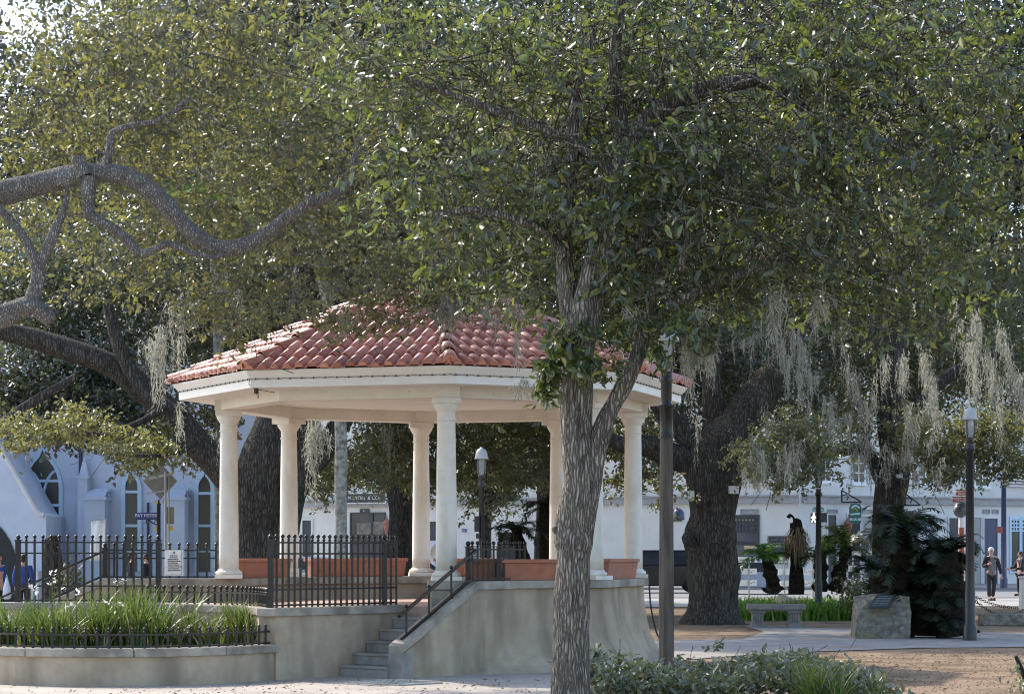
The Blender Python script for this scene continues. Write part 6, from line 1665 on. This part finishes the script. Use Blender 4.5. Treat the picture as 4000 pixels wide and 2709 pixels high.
# crossing signs on a red and white pole
Yx = 80.0
cr = thing('street_sign', 'two red-brown street signs with white letters above a dark globe, beside the right lamp', 'street sign', (WX(3756, Yx), Yx, 0))
mb = MB(); x = WX(3757, Yx); mb.lathe((x, Yx, 0), [(.13, 0), (.12, 2.0), (.11, WZ(2020, Yx))], 12); mb.build('pole', M['church_trim'], cr)
mb = MB(); mb.lathe((x - .02, Yx - .06, 0), [(.10, .3), (.10, WZ(2060, Yx))], 10); mb.build('red_band', M['sign_brown'], cr)
mb = MB(); mb.tube([(x, Yx + .1, WZ(2040, Yx)), (x, Yx + .1, WZ(1912, Yx))], .03, 8); mb.build('mast', M['steel'], cr)
for (x0, x1, y0, y1, t1, t2) in ((3733, 3790, 1910, 1934, 'ANDREW YOUNG', 'CROSSING'), (3720, 3790, 1938, 1960, 'ANDREW YOUNG', 'CROSSING')):
    mb = MB(); w = (x1 - x0) * Yx / FPX; h = (y1 - y0) * Yx / FPX; mb.plate([(0, 0), (w, 0), (w, h), (0, h)], W(x0, y1, Yx - (.02 if y0 > 1920 else 0)), XA, ZA, .02); mb.build('name_plate', M['sign_brown'], cr)
    lettering('lettering', t1, .085, M['white'], cr, W((x0 + x1) / 2, y0 + 8, Yx - .06)); lettering('lettering', t2, .07, M['white'], cr, W((x0 + x1) / 2, y0 + 17, Yx - .06))
mb = MB(); c = W(3752, 1992, Yx - .1); mb.ball(c, .26, 16); mb.lathe(c + Vector((0, 0, .2)), [(.2, 0), (.17, .06), (.06, .10)], 12); mb.build('globe', M['bronze'], cr)
# hanging bell lamp on the building and cable boxes on the oak
mb = MB(); c = W(2650, 2002, 100); mb.lathe(c, [(.26, -.30), (.27, -.26), (.25, 0), (.16, .14), (.05, .2)], 12); tag(mb.build('hanging_lamp', M['blue_iron']), 'dark bell-shaped lamp on the white wall between post and oak trunk', 'lamp')
for (px, py, lab) in ((2692, 1932, 'pale tilted junction box on the left side of the massive oak'), (2866, 1912, 'pale junction box on the right side of the massive oak'), (3514, 1858, 'small pale box fixed on the slim oak trunk')):
    mb = MB(); Y = (YR if px < 3000 else YQ) - .55; mb.box(W(px, py, Y), (.22 if px < 3000 else .13, .12, .18 if px < 3000 else .10), R(10)); tag(mb.build('junction_box', M['church_trim'], None, bevel=.01), lab, 'junction box', 'pale boxes on the oak trunks')

# ================================================================== barricades, vehicles, hydrant
def barricade(label, px0, px1, Y, rows, h, posts):
    root = thing('barricade', label, 'barricade', (WX((px0 + px1) / 2, Y), Y, 0), 'white board barricades')
    for r in rows:
        mb = MB(); a, b = W(px0, r, Y), W(px1, r, Y); mb.box((a + b) / 2, (b.x - a.x, .05, h)); o = mb.build('board', M['white'], root)
        mb = MB(); x0 = a.x + (b.x - a.x) * .62
        for q in range(3): mb.box((x0 + q * .09, Y - .028, a.z + .02 - .04 * (q % 2)), (.07, .004, .02))
        mb.build('small_print', M['ink'], o)
    for p in posts:
        mb = MB(); x = WX(p, Y); mb.box((x, Y - .06, WZ(rows[0] - 10, Y) / 2), (.05, .05, WZ(rows[0] - 10, Y))); mb.box((x, Y - .06, .03), (.08, .9, .06)); mb.build('post', M['steel'], root)
barricade('white three-board barricade directly right of the massive oak trunk', 2872, 2956, 80, (2184, 2230, 2275), .20, (2925,))
barricade('white three-board barricade behind the dead sago palm', 3040, 3200, 81, (2186, 2233, 2277), .20, (3063, 3175))
barricade('nearest white barricade, between the sago row and the dark palms', 3300, 3475, 74, (2161, 2219, 2270), .19, (3331, 3437))

def car(label, x, y, rz, L, H, Wd, paint, group, kind='saloon'):
    root = thing('parked_car', label, 'car', (0, 0, 0), group)
    h = H
    if kind == 'suv': prof = [(-L / 2, .45), (-L / 2 + .02, .95), (-L / 2 + .12, h * .62), (-L / 2 + .42, h - .05), (-L / 2 + .9, h), (.55, h), (1.15, h * .66), (L / 2 - .12, h * .56), (L / 2, .80), (L / 2, .40), (L / 2 - .2, .28), (-L / 2 + .2, .28)]
    else: prof = [(-L / 2, .45), (-L / 2 + .03, .90), (-L / 2 + .7, .97), (-L / 2 + 1.35, h), (.45, h), (1.25, .98), (L / 2 - .15, .86), (L / 2, .62), (L / 2, .36), (L / 2 - .2, .26), (-L / 2 + .2, .26)]
    mb = MB(); vs = []
    for s in (-1, 1):
        for a, z in prof:
            inset = .0 if z < h * .62 else .13 * (z - h * .6) / (h * .4)
            vs.append((a, s * (Wd / 2 - inset), z))
    n = len(prof)
    mb.add(vs, [tuple(range(n - 1, -1, -1)), tuple(range(n, 2 * n))] + [(i, (i + 1) % n, n + (i + 1) % n, n + i) for i in range(n)])
    mb.build('body', paint, root, bevel=.04, recalc=True)
    for s in (-1, 1):
        mb = MB(); zb = h * .66; zt = h - .09
        x0, x1 = (-L / 2 + .35, .85) if kind == 'suv' else (-L / 2 + 1.05, 1.0)
        mb.add([(x0, s * (Wd / 2 - .012), zb), (x1 + .15, s * (Wd / 2 - .012), zb), (x1 - .32, s * (Wd / 2 - .105), zt), (x0 + .22, s * (Wd / 2 - .105), zt)], [(0, 1, 2, 3) if s < 0 else (3, 2, 1, 0)]); mb.build('side_window', M['glass'], root)
        for wx in (-L / 2 + .85, L / 2 - .85):
            mb = MB(); ring = [(wx + .33 * math.cos(R(q * 20)), .33 + .33 * math.sin(R(q * 20))) for q in range(18)]
            mb.plate(ring, (0, s * (Wd / 2 + .01), 0), XA, ZA, -.2 * s * -1 if s < 0 else -.2); o = mb.build('wheel', M['rubber'], root, recalc=True)
            mb = MB(); mb.plate([(wx + (a - wx) * .6, .33 + (b - .33) * .6) for a, b in ring], (0, s * (Wd / 2 + .02), 0), XA, ZA, .012); mb.build('rim', M['steel'], o, recalc=True)
    for s in (-1, 1):
        mb = MB(); mb.box((L / 2 - .01, s * Wd * .36, .68), (.06, .3, .13)); mb.build('headlight', M['lamp_glass'], root)
        mb = MB(); mb.box((-L / 2 + .02, s * Wd * .38, .80), (.06, .22, .16)); mb.build('tail_light', M['red'], root)
    root.location = (x, y, 0.018); root.rotation_euler = (0, 0, rz)
gp = 'cars parked along the street'
car('dark brown-black sport-utility car parked behind the wooden lamp post', WX(2560, 93), 93, math.pi, 4.6, 1.72, 1.9, M['car_dark'], gp, 'suv')
car('pale silver-blue car parked beyond the rear bandstand column', WX(1600, 90), 90, 0, 4.5, 1.45, 1.8, M['car_blue'], gp)
car('pale silver-blue car parked beyond the tall iron fence', WX(1240, 91), 91, 0, 4.5, 1.45, 1.8, M['car_blue'], gp)
car('small silver-blue car behind the barricade right of the massive oak', WX(2900, 90), 90, 0, 4.0, 1.32, 1.75, M['car_blue'], gp)
hy = thing('fire_hydrant', 'red fire hydrant glimpsed through the fence left of the first column', 'hydrant', (WX(802, 60), 60, 0))
mb = MB(); c = (WX(802, 60), 60, 0); mb.lathe(c, [(.17, 0), (.17, .06), (.12, .08), (.115, .62), (.15, .64), (.15, .70), (.12, .78), (.06, .86), (.05, .93)], 14); mb.build('barrel', M['red'], hy)
for s in (-1, 1):
    mb = MB(); mb.tube([(c[0], 60, .52), (c[0] + s * .2, 60, .52)], .06, 8); mb.build('nozzle', M['red'], hy)
mb = MB(); mb.ball((WX(3065, 57.5), 57.5, .22), .46, 14, .75); o = mb.build('boulder', M['boulder']); tag(o, 'sandy rounded boulder beside the dead sago palm', 'boulder')
for v in o.data.vertices: v.co += v.normal * mnoise.noise(v.co * 2.4) * .16
# dark potted shrub and parked scooters behind the left fence
pt = thing('potted_shrub', 'dark leafy shrub in the church forecourt behind the far iron fence', 'shrub', (WX(280, 50), 50, 0))
rng = np.random.default_rng(401); pos = np.array([[WX(280, 50), 50, .95]]) + rng.normal(size=(260, 3)) * np.array([.14, .14, .34]); V, F = leaf_verts(rng, pos, .13, .06, .3, .4); np_mesh('foliage', V, F, M['leaf_shade'], pt)
mb = MB(); mb.tube([(WX(280, 50), 50, .3), (WX(282, 50), 50, 1.3)], .03, 6); mb.lathe((WX(280, 50), 50, 0), [(.16, 0), (.22, .36), (.24, .40)], 12); mb.build('pot', M['ink'], pt)
sk = thing('tree_stump', 'dark thick trunk of a pruned tree behind the far iron fence', 'tree', (WX(208, 55), 55, 0))
mb = MB(); limb(mb, [(210, 2440, 110), (208, 2380, 90), (206, 2250, 84), (204, 2150, 72), (200, 2110, 56), (196, 2095, 40)], 55, 14, .16); mb.build('trunk', M['bark_dark'], sk)

# ================================================================== people
def skinned(name, joints, edges, mat, parent, root=0, sub=2):
    me = bpy.data.meshes.new(name); me.from_pydata([j[0] for j in joints], edges, [])
    o = bpy.data.objects.new(name, me); COL.objects.link(o)
    md = o.modifiers.new('skin', 'SKIN'); md.use_smooth_shade = True
    for i, j in enumerate(joints):
        sv = me.skin_vertices[0].data[i]; r = j[1]; sv.radius = r if isinstance(r, tuple) else (r, r); sv.use_root = (i == root)
    if sub: m2 = o.modifiers.new('sub', 'SUBSURF'); m2.levels = sub; m2.render_levels = sub
    dg_ = bpy.context.evaluated_depsgraph_get(); dg_.update()
    m3 = bpy.data.meshes.new_from_object(o.evaluated_get(dg_))
    o.modifiers.clear(); o.data = m3; m3.materials.clear(); m3.materials.append(mat)
    m3.polygons.foreach_set('use_smooth', [True] * len(m3.polygons))
    if parent: o.parent = parent
    return o
def person(label, loc, rz, H, top, legs, hair, inner=None, coat_open=False, pose='walk', hold=None):
    """built facing -Y; parts: body (one skin), jacket or shirt, trousers, hair, shoes"""
    root = thing('person', label, 'person', (0, 0, 0))
    s = H / 1.78
    st = .13 if pose == 'walk' else .03
    arm = {'walk': ((-.27, .02, 1.12), (-.17, -.20, 1.22), (.30, .03, 1.10), (.33, -.05, .86)), 'stand': ((-.27, .03, 1.10), (-.28, -.08, .86), (.27, .03, 1.10), (.28, -.08, .86)), 'reach': ((-.30, -.10, 1.14), (-.26, -.34, 1.10), (.30, -.10, 1.12), (.22, -.36, 1.06))}[pose]
    el, wl, er, wr = arm
    J = [((0, 0, .96), (.15, .11)), ((0, 0, 1.12), (.14, .10)), ((0, -.005, 1.30), (.165, .11)), ((0, .01, 1.43), (.13, .085)), ((0, .0, 1.50), (.055, .055)), ((0, -.015, 1.57), (.06, .065)), ((0, -.02, 1.66), (.078, .092)), ((0, -.01, 1.735), (.06, .07)),
         ((-.17, .01, 1.42), .068), (el, .046), (wl, .030), ((.17, .01, 1.42), .068), (er, .046), (wr, .030),
         ((-.09, 0, .88), .088), ((-.10, -st * .5, .50), .06), ((-.10, -st + .04, .09), .042), ((.09, 0, .88), .088), ((.10, st * .2, .50), .06), ((.10, st + .04, .09), .042),
         ((-.10, -st - .12, .05), (.04, .03)), ((.10, st - .12, .05), (.04, .03))]
    E = [(0, 1), (1, 2), (2, 3), (3, 4), (4, 5), (5, 6), (6, 7), (3, 8), (8, 9), (9, 10), (3, 11), (11, 12), (12, 13), (0, 14), (14, 15), (15, 16), (0, 17), (17, 18), (18, 19), (16, 20), (19, 21)]
    # palms and five unequal curled fingers on each hand
    for w_i, e, w_ in ((10, el, wl), (13, er, wr)):
        d = (Vector(w_) - Vector(e)).normalized(); sd = d.cross(Vector((0, 1, .2))).normalized(); fw = d.cross(sd)
        palm = Vector(w_) + d * .065; J.append((tuple(palm), (.033, .018))); pi = len(J) - 1; E.append((w_i, pi))
        for q, (off, ln) in enumerate(((-.030, .062), (-.010, .075), (.010, .072), (.030, .056))):
            b = palm + d * .035 + sd * off; m_ = b + d * ln * .55 + fw * .012; t_ = m_ + d * ln * .35 + fw * .03
            k = len(J); J += [(tuple(b), .0095), (tuple(m_), .009), (tuple(t_), .0075)]; E += [(pi, k), (k, k + 1), (k + 1, k + 2)]
        b = palm - d * .02 - sd * .036; k = len(J); J += [(tuple(b), .011), (tuple(b + d * .035 - sd * .018 + fw * .01), .0095)]; E += [(pi, k), (k, k + 1)]
    J = [(tuple(Vector(p) * s), tuple(q * s for q in r) if isinstance(r, tuple) else r * s) for p, r in J]
    body = skinned('body', J, E, M['skin'], root)
    sc_ = lambda L: [(tuple(Vector(p) * s), tuple(q * s for q in r) if isinstance(r, tuple) else r * s) for p, r in L]
    if inner: skinned('shirt', sc_([((0, -.028, .94), (.165, .10)), ((0, -.028, 1.15), (.155, .105)), ((0, -.03, 1.32), (.165, .105)), ((0, -.02, 1.44), (.09, .07))]), [(0, 1), (1, 2), (2, 3)], inner, root)
    jk = [((0, .02, .88), (.195, .115)), ((0, .02, 1.10), (.185, .118)), ((0, .015, 1.30), (.195, .125)), ((0, .02, 1.45), (.125, .085)), ((-.19, .01, 1.42), .088), (el, .068), (tuple(Vector(wl) * .94 + Vector(el) * .06), .05), ((.19, .01, 1.42), .088), (er, .068), (tuple(Vector(wr) * .94 + Vector(er) * .06), .05)]
    skinned('jacket' if inner else 'shirt', sc_(jk), [(0, 1), (1, 2), (2, 3), (3, 4), (4, 5), (5, 6), (3, 7), (7, 8), (8, 9)], top, root)
    if inner:  # open front showing the shirt
        mb = MB(); vs = [Vector(q) * s for q in ((-.05, -.135, 1.45), (.05, -.135, 1.45), (.085, -.146, 1.25), (.075, -.142, 1.05), (.075, -.132, .90), (-.075, -.132, .90), (-.075, -.142, 1.05), (-.085, -.146, 1.25))]
        mb.add([tuple(v) for v in vs] + [tuple(v + Vector((0, .05, 0))) for v in vs], [tuple(range(7, -1, -1)), tuple(range(8, 16))] + [(i, (i + 1) % 8, 8 + (i + 1) % 8, 8 + i) for i in range(8)]); mb.build('shirt_front', inner, root, recalc=True)
    skinned('trousers', sc_([((0, 0, .95), (.165, .12)), ((-.095, 0, .84), .105), ((-.105, -st * .5, .50), .082), ((-.105, -st + .03, .12), .068), ((.095, 0, .84), .105), ((.105, st * .2, .50), .082), ((.105, st + .03, .12), .068)]), [(0, 1), (1, 2), (2, 3), (0, 4), (4, 5), (5, 6)], legs, root)
    for sx, yy in ((-.10, -st), (.10, st)):
        mb = MB(); mb.box((sx * s, (yy - .05) * s, .045 * s), (.10 * s, .29 * s, .09 * s), 0, .8); mb.build('shoe', M['ink'], root, bevel=.02)
    mb = MB(); mb.ball((0, .012 * s, 1.695 * s), .098 * s, 14, 1.0); mb.ball((0, .05 * s, 1.64 * s), .078 * s, 12); h = mb.build('hair', hair, root)
    mb = MB(); mb.ball((0, -.112 * s, 1.635 * s), .016 * s, 8, 1.5)
    for sx in (-1, 1): mb.ball((sx * .082 * s, .0, 1.645 * s), .02 * s, 8, 1.5)
    mb.build('nose_and_ears', M['skin'], root)
    mb = MB()
    for sx in (-1, 1): mb.ball((sx * .032 * s, -.098 * s, 1.668 * s), .009 * s, 6)
    mb.box((0, -.095 * s, 1.60 * s), (.045 * s, .012 * s, .008 * s)); mb.build('eyes_and_mouth', M['hair_dark'], root)
    root.location = loc; root.rotation_euler = (0, 0, rz)
    return root
person('elderly white-haired man in an open black jacket and grey shirt walking toward us', (WX(3872, 78), 78, .013), R(8), 1.80, M['jacket'], M['trousers'], M['hair_white'], M['shirt_grey'], pose='walk')
person('person in a black coat leaning forward at the right edge of the photo', (WX(3985, 86), 86, .017), R(-75), 1.66, M['jacket'], M['trousers'], M['hair_dark'], pose='reach')
person('person in a blue shirt at the far left edge beyond the flower bed', (WX(-8, 52), 52, .013), R(60), 1.62, M['shirt_blue'], M['trousers'], M['hair_dark'], pose='stand')
person('person in a bright blue top standing by the church porch behind the fence', (WX(92, 57), 57, .013), R(170), 1.58, M['shirt_blue'], M['trousers'], M['hair_dark'], pose='stand')
person('person in dark clothes standing behind the fence left of the blue sign', (WX(515, 66), 66, .013), R(100), 1.64, M['jacket'], M['trousers'], M['hair_dark'], pose='stand')
person('person in dark clothes standing behind the fence beneath the blue sign', (WX(572, 66), 66, .013), R(-100), 1.60, M['jacket'], M['trousers'], M['hair_dark'], pose='stand')
bg_ = thing('plastic_bag', 'pale plastic bag hanging beside the person at the far left edge', 'bag', (WX(27, 51.5), 51.5, 0))
mb = MB(); mb.lathe((WX(27, 51.5), 51.5, .62), [(.06, -.02), (.10, .03), (.08, .25), (.035, .40), (.02, .46)], 10); mb.build('bag_body', M['bag'], bg_)
mb = MB(); mb.tube([(WX(22, 51.5), 51.5, 1.05), (WX(26, 51.5), 51.5, 1.16), (WX(31, 51.5), 51.5, 1.05)], .008, 5); mb.build('bag_handle', M['bag'], bg_)
